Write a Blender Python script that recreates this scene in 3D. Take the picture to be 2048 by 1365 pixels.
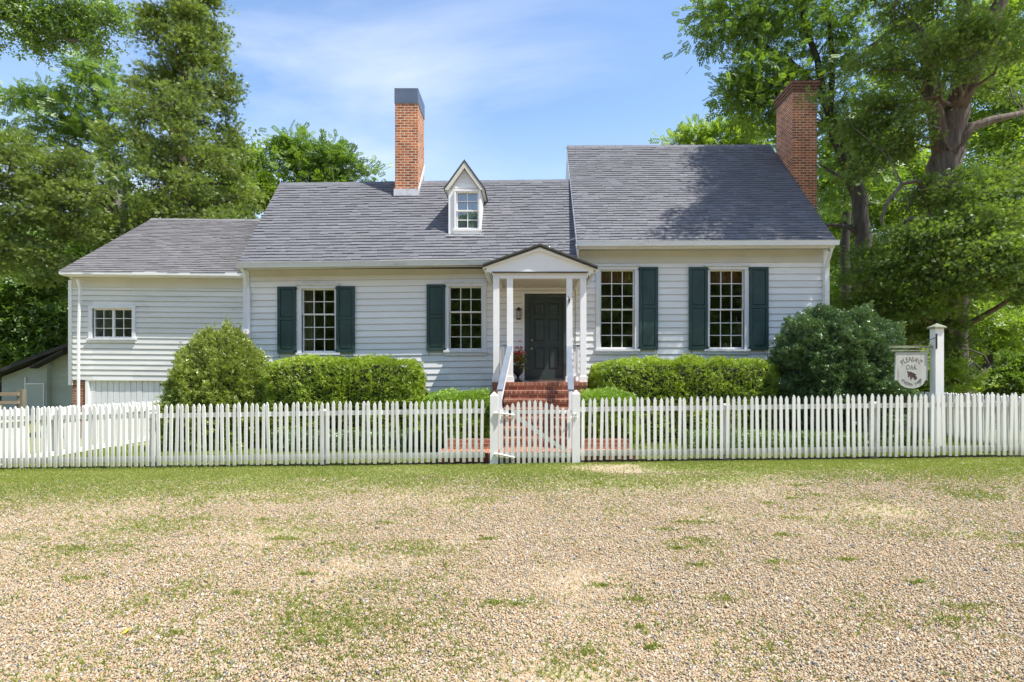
import bpy, math, random
import numpy as np
from mathutils import Vector, Matrix, noise as mnoise
random.seed(7); RNG = np.random.default_rng(11)
for o in list(bpy.data.objects): bpy.data.objects.remove(o)
SC = bpy.context.scene; COL = SC.collection
R = math.radians

# ------------------------------------------------------------------ camera
F = 1150.0; CX = 1055.0; CY = 760.0; EYE = 1.5
cam = bpy.data.cameras.new('camera'); camo = bpy.data.objects.new('camera', cam); COL.objects.link(camo)
camo.location = (0, 0, EYE); camo.rotation_euler = (R(90), 0, 0)
cam.sensor_width = 36; cam.lens = 36*F/2048
cam.shift_x = -(CX-1024)/2048; cam.shift_y = (CY-682.5)/2048
cam.clip_start = .05; cam.clip_end = 1500
SC.camera = camo
# ------------------------------------------------------------------ light
SUN = Vector((.52, -.22, 1.0)).normalized()
sl = bpy.data.lights.new('sun', 'SUN'); sl.energy = 3.9; sl.angle = R(.53); sl.color = (1, .955, .88)
so = bpy.data.objects.new('sun', sl); COL.objects.link(so)
so.rotation_euler = SUN.to_track_quat('Z', 'Y').to_euler(); so.location = (20, -10, 40)
W = bpy.data.worlds.new("World"); SC.world = W; W.use_nodes = True
nt = W.node_tree; nt.nodes.clear()
def N(nt, t, **k):
    n = nt.nodes.new(t)
    for a, v in k.items(): setattr(n, a, v)
    return n
sky = N(nt, 'ShaderNodeTexSky', sky_type='NISHITA', sun_disc=False)
sky.sun_elevation = math.asin(SUN.z); sky.sun_rotation = math.atan2(SUN.x, SUN.y)
sky.air_density = 1.0; sky.dust_density = .25; sky.ozone_density = 2.5
bg = N(nt, 'ShaderNodeBackground'); bg.inputs[1].default_value = .15
out = N(nt, 'ShaderNodeOutputWorld')
tc = N(nt, 'ShaderNodeTexCoord'); sp = N(nt, 'ShaderNodeSeparateXYZ')
nt.links.new(tc.outputs['Generated'], sp.inputs[0])
def math_(nt, op, a, b=None, clamp=False):
    n = N(nt, 'ShaderNodeMath', operation=op); n.use_clamp = clamp
    for i, v in enumerate((a, b)):
        if v is None: continue
        if isinstance(v, (int, float)): n.inputs[i].default_value = v
        else: nt.links.new(v, n.inputs[i])
    return n.outputs[0]
def ramp(nt, fac, stops, interp='LINEAR'):
    n = N(nt, 'ShaderNodeValToRGB'); cr = n.color_ramp; cr.interpolation = interp
    while len(cr.elements) < len(stops): cr.elements.new(.5)
    for e, (p, c) in zip(cr.elements, stops):
        e.position = p; e.color = (c, c, c, 1) if isinstance(c, (int, float)) else (*c, 1)
    nt.links.new(fac, n.inputs[0]); return n.outputs[0]
def noise(nt, vec, scale, detail=4, rough=.55, dist=0):
    n = N(nt, 'ShaderNodeTexNoise'); n.inputs['Scale'].default_value = scale
    n.inputs['Detail'].default_value = detail; n.inputs['Roughness'].default_value = rough
    n.inputs['Distortion'].default_value = dist
    if vec is not None: nt.links.new(vec, n.inputs['Vector'])
    return n.outputs['Fac']
def mapping(nt, vec, scale=(1, 1, 1), loc=(0, 0, 0), rot=(0, 0, 0)):
    m = N(nt, 'ShaderNodeMapping'); m.inputs['Scale'].default_value = scale
    m.inputs['Location'].default_value = loc; m.inputs['Rotation'].default_value = rot
    nt.links.new(vec, m.inputs['Vector']); return m.outputs[0]
def mixc(nt, fac, a, b, mode='MIX'):
    n = N(nt, 'ShaderNodeMix', data_type='RGBA', blend_type=mode)
    for i, v in ((0, fac), (6, a), (7, b)):
        if isinstance(v, (int, float)): n.inputs[i].default_value = v
        elif isinstance(v, tuple): n.inputs[i].default_value = (*v[:3], 1)
        else: nt.links.new(v, n.inputs[i])
    return n.outputs[2]
zz = math_(nt, 'MAXIMUM', sp.outputs[2], .06)
cx_ = math_(nt, 'DIVIDE', sp.outputs[0], zz); cy_ = math_(nt, 'DIVIDE', sp.outputs[1], zz)
cmb = N(nt, 'ShaderNodeCombineXYZ'); nt.links.new(cx_, cmb.inputs[0]); nt.links.new(cy_, cmb.inputs[1])
cl1 = noise(nt, mapping(nt, cmb.outputs[0], (.55, .9, 1), (3.1, 1.7, 0), (0, 0, R(-24))), 1.0, 6, .55, .5)
cl2 = noise(nt, mapping(nt, cmb.outputs[0], (.25, .3, 1), (7.3, .4, 0)), 1.0, 3, .5)
cf = math_(nt, 'MULTIPLY', ramp(nt, cl1, [(.42, 0), (.70, 1)]), ramp(nt, cl2, [(.38, .0), (.56, 1)]))
hz = ramp(nt, sp.outputs[2], [(.0, .50), (.22, .22), (.42, .0)])
cf = math_(nt, 'ADD', math_(nt, 'MULTIPLY', cf, .75), hz, True)
skyc = mixc(nt, cf, sky.outputs[0], (4.3, 4.5, 4.8))
nt.links.new(skyc, bg.inputs[0]); nt.links.new(bg.outputs[0], out.inputs[0])
SC.view_settings.view_transform = 'Standard'; SC.view_settings.look = 'None'
SC.view_settings.exposure = 0.94; SC.view_settings.gamma = 1

# ------------------------------------------------------------------ materials
def newmat(name):
    m = bpy.data.materials.new(name); m.use_nodes = True; t = m.node_tree
    b = t.nodes['Principled BSDF']; c = N(t, 'ShaderNodeTexCoord')
    return m, t, b, c.outputs['Object']
def bump(t, b, h, strength=.3, dist=.01):
    n = N(t, 'ShaderNodeBump'); n.inputs['Strength'].default_value = strength; n.inputs['Distance'].default_value = dist
    t.links.new(h, n.inputs['Height']); t.links.new(n.outputs[0], b.inputs['Normal'])
def attr(t, name='rnd'):
    a = N(t, 'ShaderNodeAttribute', attribute_name=name); return a.outputs['Fac']
def sc3(c, k): return tuple(min(1, v*k) for v in c)
def pmat(name, c, rough=.6, var=.12, scale=3., stretch=(1, 1, 1), bmp=.15, bscale=40., metal=0, rv=.0, dirt=None, dscale=2.2, damt=.5, lap_shade=None, base=None):
    m, t, b, oc = newmat(name)
    n1 = noise(t, mapping(t, oc, stretch), scale, 5, .6)
    col = mixc(t, ramp(t, n1, [(.3, 0), (.7, 1)]), sc3(c, 1-var), sc3(c, 1+var))
    if dirt:
        n2 = noise(t, mapping(t, oc, stretch), dscale, 6, .7)
        col = mixc(t, ramp(t, n2, [(.56, 0), (.72, damt)]), col, dirt)
    if rv:
        col = mixc(t, attr(t), mixc(t, rv, col, (0, 0, 0)), col)
    if base:
        sz = N(t, 'ShaderNodeSeparateXYZ'); t.links.new(oc, sz.inputs[0])
        hz_ = math_(t, 'ADD', sz.outputs[2], math_(t, 'MULTIPLY', math_(t, 'SUBTRACT', noise(t, oc, 9, 4, .7), .5), -.5))
        col = mixc(t, ramp(t, hz_, [(.0, .75), (.16, .28), (.34, 0)]), col, base)
    if lap_shade: col = mixc(t, math_(t, 'LESS_THAN', attr(t), -.5), col, lap_shade)
    t.links.new(col, b.inputs['Base Color'])
    b.inputs['Roughness'].default_value = rough; b.inputs['Metallic'].default_value = metal
    if bmp: bump(t, b, noise(t, mapping(t, oc, stretch), bscale, 4, .6), bmp, .006)
    return m
M = {}
M['siding'] = pmat('white_clapboard_paint', (.87, .865, .85), .5, .05, 1.3, (.5, 1, 1.5), .12, 30, rv=.10, dirt=(.50, .49, .45), dscale=1.6, damt=.35, lap_shade=(.38, .38, .38))
M['siding_wing'] = pmat('aged_clapboard_paint', (.76, .765, .74), .6, .06, 1.3, (.4, 1, 2), .15, 30, rv=.12, dirt=(.42, .42, .37), dscale=1.4, damt=.4, lap_shade=(.22, .22, .20))
M['trim'] = pmat('white_trim_paint', (.86, .855, .84), .45, .04, 3, (1, 1, 1), .08, 30, dirt=(.52, .51, .47), dscale=3, damt=.25)
M['casing'] = pmat('pale_grey_casing_paint', (.72, .735, .76), .5, .06, 4, (1, 1, .3), .12, 40, dirt=(.45, .46, .46), dscale=5, damt=.35)
M['muntin'] = pmat('white_sash_paint', (.80, .79, .75), .5, .04, 3, bmp=.05)
M['soffit'] = pmat('cream_soffit', (.62, .60, .52), .6, .05, 2)
M['gutter'] = pmat('gutter_enamel', (.60, .62, .60), .4, .10, 1.2, (.4, 1, 3), .05, dirt=(.36, .36, .32), dscale=3, damt=.6)
M['gutter_white'] = pmat('white_gutter_enamel', (.78, .79, .80), .4, .06, 1.2, (.4, 1, 3), .05, dirt=(.5, .48, .44), dscale=3, damt=.4)
M['green'] = pmat('dark_green_paint', (.027, .060, .057), .42, .25, 2.5, (1, 1, .5), .25, 25, dirt=(.06, .11, .105), dscale=3, damt=.55)
M['door'] = pmat('black_green_door_paint', (.044, .066, .065), .33, .2, 3, bmp=.08)
M['iron'] = pmat('black_iron', (.015, .015, .015), .5, .2)
M['fence'] = pmat('weathered_white_fence_paint', (.84, .835, .80), .6, .05, 2.2, (1, 1, .35), .3, 24, rv=.14, base=(.36, .35, .24), dirt=(.36, .36, .31), dscale=4.5, damt=.6)
M['fence_bright'] = pmat('white_fence_paint', (.86, .855, .83), .55, .04, 2.2, (1, 1, .35), .2, 24, rv=.10, dirt=(.45, .45, .4), dscale=4, damt=.3)
M['rail_grey'] = pmat('grey_blue_handrail_paint', (.17, .20, .24), .5, .12, 4, (1, .3, 1), .1)
M['metal'] = pmat('grey_sheet_metal', (.16, .18, .21), .38, .2, 2, bmp=.3, bscale=5, metal=.6, dirt=(.3, .3, .3), dscale=5, damt=.5)
M['flash'] = pmat('pale_flashing', (.62, .63, .64), .4, .12, 5, bmp=.3, bscale=12, dirt=(.3, .3, .32), dscale=7, damt=.6)
M['edge'] = pmat('dark_brown_roof_edge', (.065, .062, .055), .7, .25, 4)
M['brass'] = pmat('worn_brass', (.5, .42, .25), .3, .1, metal=.9)
M['wood_old'] = pmat('weathered_grey_wood', (.20, .18, .14), .85, .3, 3, (1, 1, .2), .5, 30, dirt=(.10, .12, .06), dscale=4, damt=.6)
M['wood_rail'] = pmat('brown_rail_wood', (.30, .22, .15), .85, .3, 3, (.2, 1, 1), .5, 30)
M['lichen'] = pmat('mossy_board', (.24, .25, .17), .9, .4, 9, (1, 1, 1), .6, 40, dirt=(.42, .41, .30), dscale=12, damt=.7)
M['sign'] = pmat('weathered_sign_board', (.50, .50, .45), .8, .16, 5, (1.6, 1, .35), .35, 18, dirt=(.22, .22, .17), dscale=6, damt=.9)
M['letter'] = pmat('faded_brown_lettering', (.07, .035, .03), .8, .5, 30, dirt=(.24, .20, .18), dscale=30, damt=.7)
M['urn'] = pmat('dark_green_iron_urn', (.018, .028, .024), .5, .3, 8)
M['petal'] = pmat('red_petals', (.62, .03, .02), .5, .3, 20, bmp=0)
M['interior'] = pmat('dim_interior_plaster', (.34, .28, .20), .9, .1)
M['curtain'] = pmat('brown_curtain', (.20, .155, .105), .9, .15, 4, (4, 1, .2))
M['valance'] = pmat('russet_valance', (.26, .085, .05), .9, .25, 8)
M['lightcurtain'] = pmat('grey_blue_blind', (.20, .235, .32), .8, .12, 5, (3, 1, .4))
M['shed'] = pmat('faded_green_grey_siding', (.40, .44, .38), .8, .1, 2, (.4, 1, 2), .2, 30, rv=.1, lap_shade=(.08, .09, .07), dirt=(.22, .25, .18), dscale=2, damt=.5)
M['shedroof'] = pmat('dark_shed_roofing', (.03, .03, .028), .9, .3)
M['soil'] = pmat('dark_mulch', (.05, .035, .022), .95, .4, 12, bmp=.8)
M['lamp'] = pmat('frosted_lantern_glass', (.5, .5, .48), .2, .05)
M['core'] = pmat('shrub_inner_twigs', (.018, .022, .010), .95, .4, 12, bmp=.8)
M['bark_cedar'] = pmat('shaggy_grey_red_bark', (.13, .10, .08), .95, .5, 6, (2.2, 2.2, .16), 1.0, 10, dirt=(.26, .24, .22), dscale=5, damt=.6)
M['bark_dark'] = pmat('dark_furrowed_bark', (.055, .047, .040), .95, .4, 6, (1.5, 1.5, .3), .9, 16)
M['bark_grey'] = pmat('grey_bark', (.15, .135, .115), .95, .3, 6, (1.5, 1.5, .3), .8, 16)
M['leaf_yellow'] = pmat('yellow_leaf', (.8, .5, .04), .6, .1)

def leafmat(name, dark, mid, light, trans=.35, accent=None, big=.35, rough=.5):
    m, t, b, oc = newmat(name); o = [n for n in t.nodes if n.type == 'OUTPUT_MATERIAL'][0]
    r = attr(t); st = [(0, dark), (.5, mid), (.95, light)]
    if accent: st = [(0, dark), (.45, mid), (.86, light), (.97, accent)]
    col = ramp(t, r, st)
    nz = noise(t, oc, big, 2, .5)
    col = mixc(t, ramp(t, nz, [(.35, .0), (.68, .55)]), col, light)
    d = N(t, 'ShaderNodeBsdfDiffuse'); tr = N(t, 'ShaderNodeBsdfTranslucent'); g = N(t, 'ShaderNodeBsdfGlossy')
    g.inputs['Roughness'].default_value = rough; g.inputs['Color'].default_value = (.9, .95, .9, 1)
    t.links.new(col, d.inputs[0])
    t.links.new(mixc(t, 1.0, col, (1.25, 1.35, .55), 'MULTIPLY'), tr.inputs[0])
    m1 = N(t, 'ShaderNodeMixShader'); m1.inputs[0].default_value = trans
    t.links.new(d.outputs[0], m1.inputs[1]); t.links.new(tr.outputs[0], m1.inputs[2])
    m2 = N(t, 'ShaderNodeMixShader'); m2.inputs[0].default_value = .05
    t.links.new(m1.outputs[0], m2.inputs[1]); t.links.new(g.outputs[0], m2.inputs[2])
    t.links.new(m2.outputs[0], o.inputs[0]); t.nodes.remove(b)
    return m
L = {}
L['cedar'] = leafmat('cedar_sprays', (.060, .090, .026), (.155, .210, .052), (.295, .365, .095), .42, (.20, .15, .06))
L['cedar_dark'] = leafmat('dark_cedar_sprays', (.048, .080, .022), (.130, .205, .044), (.265, .365, .080), .46, (.26, .18, .07))
L['decid'] = leafmat('bright_leaves', (.070, .125, .022), (.130, .220, .034), (.230, .330, .055), .45)
L['lime'] = leafmat('sunlit_lime_leaves', (.12, .18, .024), (.22, .32, .04), (.33, .43, .07), .5)
L['under'] = leafmat('shade_leaves', (.050, .095, .018), (.105, .185, .032), (.190, .300, .055), .4)
L['hedge'] = leafmat('box_hedge_leaves', (.120, .180, .018), (.275, .385, .034), (.42, .52, .06), .38, (.36, .36, .09), 1.6)
L['hedge_low'] = leafmat('low_hedge_leaves', (.11, .19, .018), (.22, .35, .032), (.31, .45, .05), .3, None, 2)
L['holly'] = leafmat('olive_shrub_leaves', (.070, .100, .022), (.190, .245, .048), (.36, .43, .08), .32, (.42, .42, .14), 1.3, .35)
L['boxwood'] = leafmat('dark_boxwood_leaves', (.036, .072, .030), (.080, .150, .056), (.150, .240, .090), .2, (.26, .32, .16), 1.3, .35)
L['grass'] = leafmat('grass_blades', (.125, .175, .028), (.235, .305, .048), (.35, .39, .08), .35, (.52, .44, .22), .5)
L['grass_shade'] = leafmat('garden_grass', (.12, .17, .026), (.20, .27, .045), (.30, .37, .07), .3, None, .5)

def brickmat(name, horiz=False, tone=1.0, mortar=(.46, .40, .33), bw=.205, rh=.072, spot=.0, c1=(.40, .155, .080), c2=(.22, .065, .032), ms=.0065):
    m, t, b, oc = newmat(name)
    s = N(t, 'ShaderNodeSeparateXYZ'); t.links.new(oc, s.inputs[0])
    c = N(t, 'ShaderNodeCombineXYZ')
    if horiz: t.links.new(s.outputs[0], c.inputs[0]); t.links.new(s.outputs[1], c.inputs[1])
    else:
        t.links.new(math_(t, 'ADD', s.outputs[0], s.outputs[1]), c.inputs[0]); t.links.new(s.outputs[2], c.inputs[1])
    br = N(t, 'ShaderNodeTexBrick'); br.inputs['Scale'].default_value = 1
    br.inputs['Brick Width'].default_value = bw; br.inputs['Row Height'].default_value = rh
    br.inputs['Mortar Size'].default_value = ms; br.inputs['Mortar Smooth'].default_value = .1; br.inputs['Bias'].default_value = 0
    br.inputs['Color1'].default_value = (*sc3(c1, tone), 1); br.inputs['Color2'].default_value = (*sc3(c2, tone), 1)
    br.inputs['Mortar'].default_value = (*mortar, 1)
    nn = noise(t, oc, 40, 2, .5); v = N(t, 'ShaderNodeVectorMath', operation='ADD')
    sv = N(t, 'ShaderNodeVectorMath', operation='SCALE'); sv.inputs['Scale'].default_value = .004
    cc = N(t, 'ShaderNodeCombineXYZ'); t.links.new(nn, cc.inputs[0]); t.links.new(nn, cc.inputs[1])
    t.links.new(cc.outputs[0], sv.inputs[0]); t.links.new(c.outputs[0], v.inputs[0]); t.links.new(sv.outputs[0], v.inputs[1])
    t.links.new(v.outputs[0], br.inputs['Vector'])
    col = mixc(t, ramp(t, noise(t, oc, 2.2, 5, .6), [(.4, 0), (.75, .55)]), br.outputs[0], sc3((.20, .07, .04), tone))
    if spot: col = mixc(t, ramp(t, noise(t, oc, 11, 4, .7), [(.62, 0), (.70, spot)]), col, (.55, .50, .42))
    t.links.new(col, b.inputs['Base Color']); b.inputs['Roughness'].default_value = .85
    h = math_(t, 'ADD', math_(t, 'MULTIPLY', br.outputs['Fac'], -1), math_(t, 'MULTIPLY', noise(t, oc, 60, 3), .5))
    bump(t, b, h, .6, .008)
    return m
M['brick'] = brickmat('red_brick', spot=.7)
M['brick_chimney'] = brickmat('orange_red_brick', mortar=(.72, .58, .40), spot=.8, c1=(.60, .18, .06), c2=(.20, .055, .026), ms=.009)
M['brick_cap'] = brickmat('lichened_brick', tone=.5, mortar=(.3, .26, .2), spot=.9)
M['brick_step'] = brickmat('step_brick', tone=1.1, mortar=(.55, .42, .33), bw=.20, rh=.09)
M['brick_tread'] = brickmat('step_tread_brick', True, tone=1.0, mortar=(.55, .42, .34), spot=.35, bw=.10, rh=.25)
M['paver'] = brickmat('salmon_paver', True, tone=1.05, mortar=(.58, .46, .38), spot=.3, bw=.10, rh=.2)

def shinglemat(name, a, b_, c_):
    m, t, b, oc = newmat(name)
    col = ramp(t, attr(t), [(0, a), (.55, b_), (1, c_)])
    col = mixc(t, ramp(t, noise(t, oc, .9, 4, .6), [(.4, 0), (.7, .4)]), col, sc3(b_, .8))
    col = mixc(t, ramp(t, noise(t, oc, 90, 3, .7), [(.45, 0), (.62, .45)]), col, sc3(c_, 1.5))
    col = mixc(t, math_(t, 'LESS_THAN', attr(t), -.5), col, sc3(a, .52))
    t.links.new(col, b.inputs['Base Color']); b.inputs['Roughness'].default_value = .88
    bump(t, b, noise(t, oc, 140, 3, .7), .6, .004)
    return m
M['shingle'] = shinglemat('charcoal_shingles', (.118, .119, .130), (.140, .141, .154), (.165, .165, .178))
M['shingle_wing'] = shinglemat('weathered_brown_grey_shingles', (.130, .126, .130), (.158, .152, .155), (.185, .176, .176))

def glassmat():
    m, t, b, oc = newmat('old_window_glass'); o = [n for n in t.nodes if n.type == 'OUTPUT_MATERIAL'][0]
    tr = N(t, 'ShaderNodeBsdfTransparent'); tr.inputs[0].default_value = (.72, .76, .74, 1)
    g = N(t, 'ShaderNodeBsdfGlossy'); g.inputs['Roughness'].default_value = .0; g.inputs[0].default_value = (.9, .95, .95, 1)
    bp = N(t, 'ShaderNodeBump'); bp.inputs['Strength'].default_value = .05; bp.inputs['Distance'].default_value = .02
    t.links.new(noise(t, oc, 5, 2), bp.inputs['Height']); t.links.new(bp.outputs[0], g.inputs['Normal'])
    mx = N(t, 'ShaderNodeMixShader'); mx.inputs[0].default_value = .22
    t.links.new(tr.outputs[0], mx.inputs[1]); t.links.new(g.outputs[0], mx.inputs[2]); t.links.new(mx.outputs[0], o.inputs[0])
    t.nodes.remove(b); return m
M['glass'] = glassmat()

# ------------------------------------------------------------------ mesh builder
WL = {}
def wl(o): return WL.get(o.name, (0, 0, 0)) if o else (0, 0, 0)
class MB:
    def __init__(s): s.v = []; s.f = []; s.r = []
    def face(s, pts, r=None):
        i = len(s.v); s.v += [tuple(p) for p in pts]; s.f.append(tuple(range(i, i+len(pts)))); s.r.append(random.random() if r is None else r); return s
    def hexa(s, p, r=None):          # p: 4 bottom (ccw from above) + 4 top
        i = len(s.v); s.v += [tuple(q) for q in p]; rr = random.random() if r is None else r
        for f in ((3, 2, 1, 0), (4, 5, 6, 7), (0, 1, 5, 4), (1, 2, 6, 5), (2, 3, 7, 6), (3, 0, 4, 7)):
            s.f.append(tuple(i+k for k in f)); s.r.append(rr)
        return s
    def box(s, x0, x1, y0, y1, z0, z1, t=None, r=None):
        t = t or (lambda x: 0)
        a, b = t(x0), t(x1)
        return s.hexa([(x0, y0, z0+a), (x1, y0, z0+b), (x1, y1, z0+b), (x0, y1, z0+a), (x0, y0, z1+a), (x1, y0, z1+b), (x1, y1, z1+b), (x0, y1, z1+a)], r)
    def prism(s, poly, off, r=None):      # closed planar polygon extruded by vector
        n = len(poly); i = len(s.v); rr = random.random() if r is None else r
        s.v += [tuple(p) for p in poly] + [tuple(p[k]+off[k] for k in range(3)) for p in poly]
        s.f.append(tuple(i+k for k in range(n))); s.f.append(tuple(i+n+k for k in reversed(range(n)))); s.r += [rr, rr]
        for k in range(n):
            s.f.append((i+k, i+n+k, i+n+(k+1) % n, i+(k+1) % n)); s.r.append(rr)
        return s
    def tube(s, pts, rad, n=8, cap=True, jit=0):
        pts = [Vector(p) for p in pts]
        if isinstance(rad, (int, float)): rad = [rad]*len(pts)
        i0 = len(s.v); rr = random.random(); ref = None
        for k, p in enumerate(pts):
            d = (pts[min(k+1, len(pts)-1)]-pts[max(k-1, 0)]).normalized()
            if ref is None: ref = d.orthogonal().normalized()
            ref = (ref-d*ref.dot(d)).normalized(); q = d.cross(ref)
            for j in range(n):
                a = 2*math.pi*j/n; rj = rad[k]*(1+(random.uniform(-jit, jit) if jit else 0))
                s.v.append(tuple(p+ref*math.cos(a)*rj+q*math.sin(a)*rj))
        for k in range(len(pts)-1):
            for j in range(n):
                s.f.append((i0+k*n+j, i0+k*n+(j+1) % n, i0+(k+1)*n+(j+1) % n, i0+(k+1)*n+j)); s.r.append(rr)
        if cap:
            s.f.append(tuple(i0+j for j in reversed(range(n)))); s.f.append(tuple(i0+(len(pts)-1)*n+j for j in range(n))); s.r += [rr, rr]
        return s
    def lathe(s, x, y, prof, n=16):
        i0 = len(s.v)
        for (r_, z) in prof:
            for j in range(n): a = 2*math.pi*j/n; s.v.append((x+r_*math.cos(a), y+r_*math.sin(a), z))
        for k in range(len(prof)-1):
            for j in range(n): s.f.append((i0+k*n+j, i0+k*n+(j+1) % n, i0+(k+1)*n+(j+1) % n, i0+(k+1)*n+j)); s.r.append(.5)
        s.f.append(tuple(i0+(len(prof)-1)*n+j for j in range(n))); s.r.append(.5)
        s.f.append(tuple(i0+j for j in reversed(range(n)))); s.r.append(.5)
        return s
    def build(s, name, m, parent=None, loc=None, smooth=False, bevel=0):
        pl = wl(parent); loc = loc or pl
        me = bpy.data.meshes.new(name)
        me.from_pydata([(v[0]-loc[0], v[1]-loc[1], v[2]-loc[2]) for v in s.v], [], s.f)
        a = me.attributes.new('rnd', 'FLOAT', 'FACE'); a.data.foreach_set('value', np.array(s.r, dtype=np.float32))
        me.materials.append(m)
        if smooth: me.polygons.foreach_set('use_smooth', [True]*len(me.polygons))
        me.update()
        o = bpy.data.objects.new(name, me); COL.objects.link(o); WL[o.name] = loc
        o.location = tuple(loc[k]-pl[k] for k in range(3)); o.parent = parent
        if bevel:
            b = o.modifiers.new('bevel', 'BEVEL'); b.width = bevel; b.segments = 2; b.limit_method = 'ANGLE'
        return o
def tag(o, label=None, cat=None, group=None, kind=None):
    if label: o['label'] = label
    if cat: o['category'] = cat
    if group: o['group'] = group
    if kind: o['kind'] = kind
    return o
def thing(name, label, cat, loc, group=None):
    o = bpy.data.objects.new(name, None); COL.objects.link(o); o.location = loc; WL[o.name] = tuple(loc)
    o.empty_display_size = .2
    return tag(o, label, cat, group)
def npmesh(name, V, Fc, rnd, m, parent=None, smooth=False):
    """V (n,3) world, Fc (k,4) or (k,3)"""
    pl = np.array(wl(parent)); me = bpy.data.meshes.new(name)
    V = (V-pl).astype(np.float32); n = Fc.shape[1]
    me.vertices.add(len(V)); me.vertices.foreach_set('co', V.ravel())
    me.loops.add(Fc.size); me.loops.foreach_set('vertex_index', Fc.astype(np.int32).ravel())
    me.polygons.add(len(Fc)); me.polygons.foreach_set('loop_start', np.arange(0, Fc.size, n, dtype=np.int32))
    a = me.attributes.new('rnd', 'FLOAT', 'FACE'); a.data.foreach_set('value', rnd.astype(np.float32))
    me.materials.append(m); me.update(calc_edges=True)
    if smooth: me.polygons.foreach_set('use_smooth', np.ones(len(Fc), dtype=bool))
    o = bpy.data.objects.new(name, me); COL.objects.link(o); o.parent = parent; WL[o.name] = tuple(pl); return o
def PX(px, Y): return (px-CX)/F*Y
def PZ(py, Y): return EYE+(CY-py)/F*Y
def P3(px, py, Y): return (PX(px, Y), Y, PZ(py, Y))

# ------------------------------------------------------------------ ground
def gz(x, y):
    x = np.clip(x, -14, 14)
    b = np.where(x < 0, .0175*x, .0125*x)
    rise = np.clip((y-10.3)/1.2, 0, 1)*.05
    return b+rise
def fbm(x, y, s, o=4, off=0):
    v = 0; a = .5
    for k in range(o):
        v += a*mnoise.noise(Vector((x*s+off, y*s-off*.7, off*1.3+k*7.1))); s *= 2.1; a *= .5
    return v
def grass_amt(x, y):
    """0 gravel .. 1 grass"""
    edge = 7.75+(.35 if x > 1 else 0)*min(1, max(0, (x-1)/3))-.75*max(0, min(1, (-x-4)/4))+.75*fbm(x, y, .35, 3, 3.)
    a = 1/(1+math.exp(-(y-edge)*2.2))
    n1 = fbm(x, y, .45, 4, 11.); n2 = fbm(x, y, 2.3, 3, 5.); n3 = fbm(x, y, 6., 2, 9.)
    mid = math.exp(-((y-6.9)/1.9)**2)
    near = .08*(y < 6)+max(0, 1-(((x+1.2)/2.6)**2+((y-3.9)/.8)**2))*.17+max(0, 1-(((x-2.6)/1.6)**2+((y-5.2)/.8)**2))*.2+max(0, 1-(((x+3.6)/1.4)**2+((y-7.3)/.9)**2))*.3
    p = max(0, n1+.55*n2+.3*n3-.08+.10*mid+near)*1.8
    b = max(0, n2+.3*n1+.3*n3-.30)*3.2
    haze_ = .36*(.35+.65*mid)*max(0, min(1, .45+1.6*n1+1.3*n2+n3))
    bare = max(0, 1-((x-1.3)**2/1.0+(y-9.6)**2/.35))*.8+max(0, 1-((x-2.2)**2/1.6+(y-9.0)**2/.2))*.5
    return max(0, min(1, max(a*(1-.9*max(0, -n2-.3*n3)), p*(.45+.4*mid), b*.8, haze_)-bare))
xs = np.concatenate([[-300, -120, -60, -30, -20], np.arange(-14, 14.01, .14), [20, 30, 60, 120, 300]])
ys = np.concatenate([[-300, -100, -40, -15, -5, 0, 1.5], np.arange(2.3, 12.0, .12), np.arange(12.2, 20, .8), [24, 32, 45, 70, 120, 300]])
GX, GY = np.meshgrid(xs, ys); GZ = gz(GX, GY)
amt = np.zeros_like(GX)
for j in range(GX.shape[0]):
    for i in range(GX.shape[1]):
        x, y = GX[j, i], GY[j, i]
        if abs(x) < 14.5 and 2 < y < 10.4: amt[j, i] = grass_amt(x, y); GZ[j, i] += .02*fbm(x, y, .8, 3, 2.)+.012*amt[j, i]
        elif y >= 10.4: amt[j, i] = 1.0 if y < 30 else .6
nx, ny = len(xs), len(ys)
idx = np.arange(nx*ny).reshape(ny, nx)
Fg = np.stack([idx[:-1, :-1], idx[:-1, 1:], idx[1:, 1:], idx[1:, :-1]], -1).reshape(-1, 4)
m, t, b, oc = newmat('gravel_and_grass_ground')
ga = N(t, 'ShaderNodeAttribute', attribute_name='grass').outputs['Fac']
vo = N(t, 'ShaderNodeTexVoronoi'); vo.inputs['Scale'].default_value = 85; t.links.new(oc, vo.inputs['Vector'])
sx = N(t, 'ShaderNodeSeparateColor'); t.links.new(vo.outputs['Color'], sx.inputs[0])
gcol = ramp(t, sx.outputs[0], [(0, (.22, .20, .17)), (.12, (.37, .28, .165)), (.40, (.43, .335, .21)), (.62, (.39, .27, .15)), (.8, (.46, .385, .265)), (1, (.50, .45, .36))])
gcol = mixc(t, ramp(t, vo.outputs['Distance'], [(.45, 0), (.8, .5)]), gcol, (.20, .155, .09))
gcol = mixc(t, ramp(t, noise(t, oc, .7, 4, .6), [(.4, 0), (.7, .25)]), gcol, (.50, .37, .20))
scol = mixc(t, ramp(t, noise(t, oc, 25, 4, .7), [(.35, 0), (.65, 1)]), (.15, .18, .04), (.28, .27, .10))
gf = math_(t, 'ADD', ga, math_(t, 'MULTIPLY', math_(t, 'SUBTRACT', noise(t, oc, 9, 5, .75), .5), 1.5))
col = mixc(t, ramp(t, gf, [(.38, 0), (.66, .9)]), gcol, scol)
t.links.new(col, b.inputs['Base Color']); b.inputs['Roughness'].default_value = .95
bump(t, b, vo.outputs['Distance'], -.9, .012)
g = npmesh('ground', np.stack([GX, GY, GZ], -1).reshape(-1, 3), Fg, np.zeros(len(Fg)), m, smooth=True)
a = g.data.attributes.new('grass', 'FLOAT', 'POINT'); a.data.foreach_set('value', amt.ravel().astype(np.float32))
tag(g, kind='structure')
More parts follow.
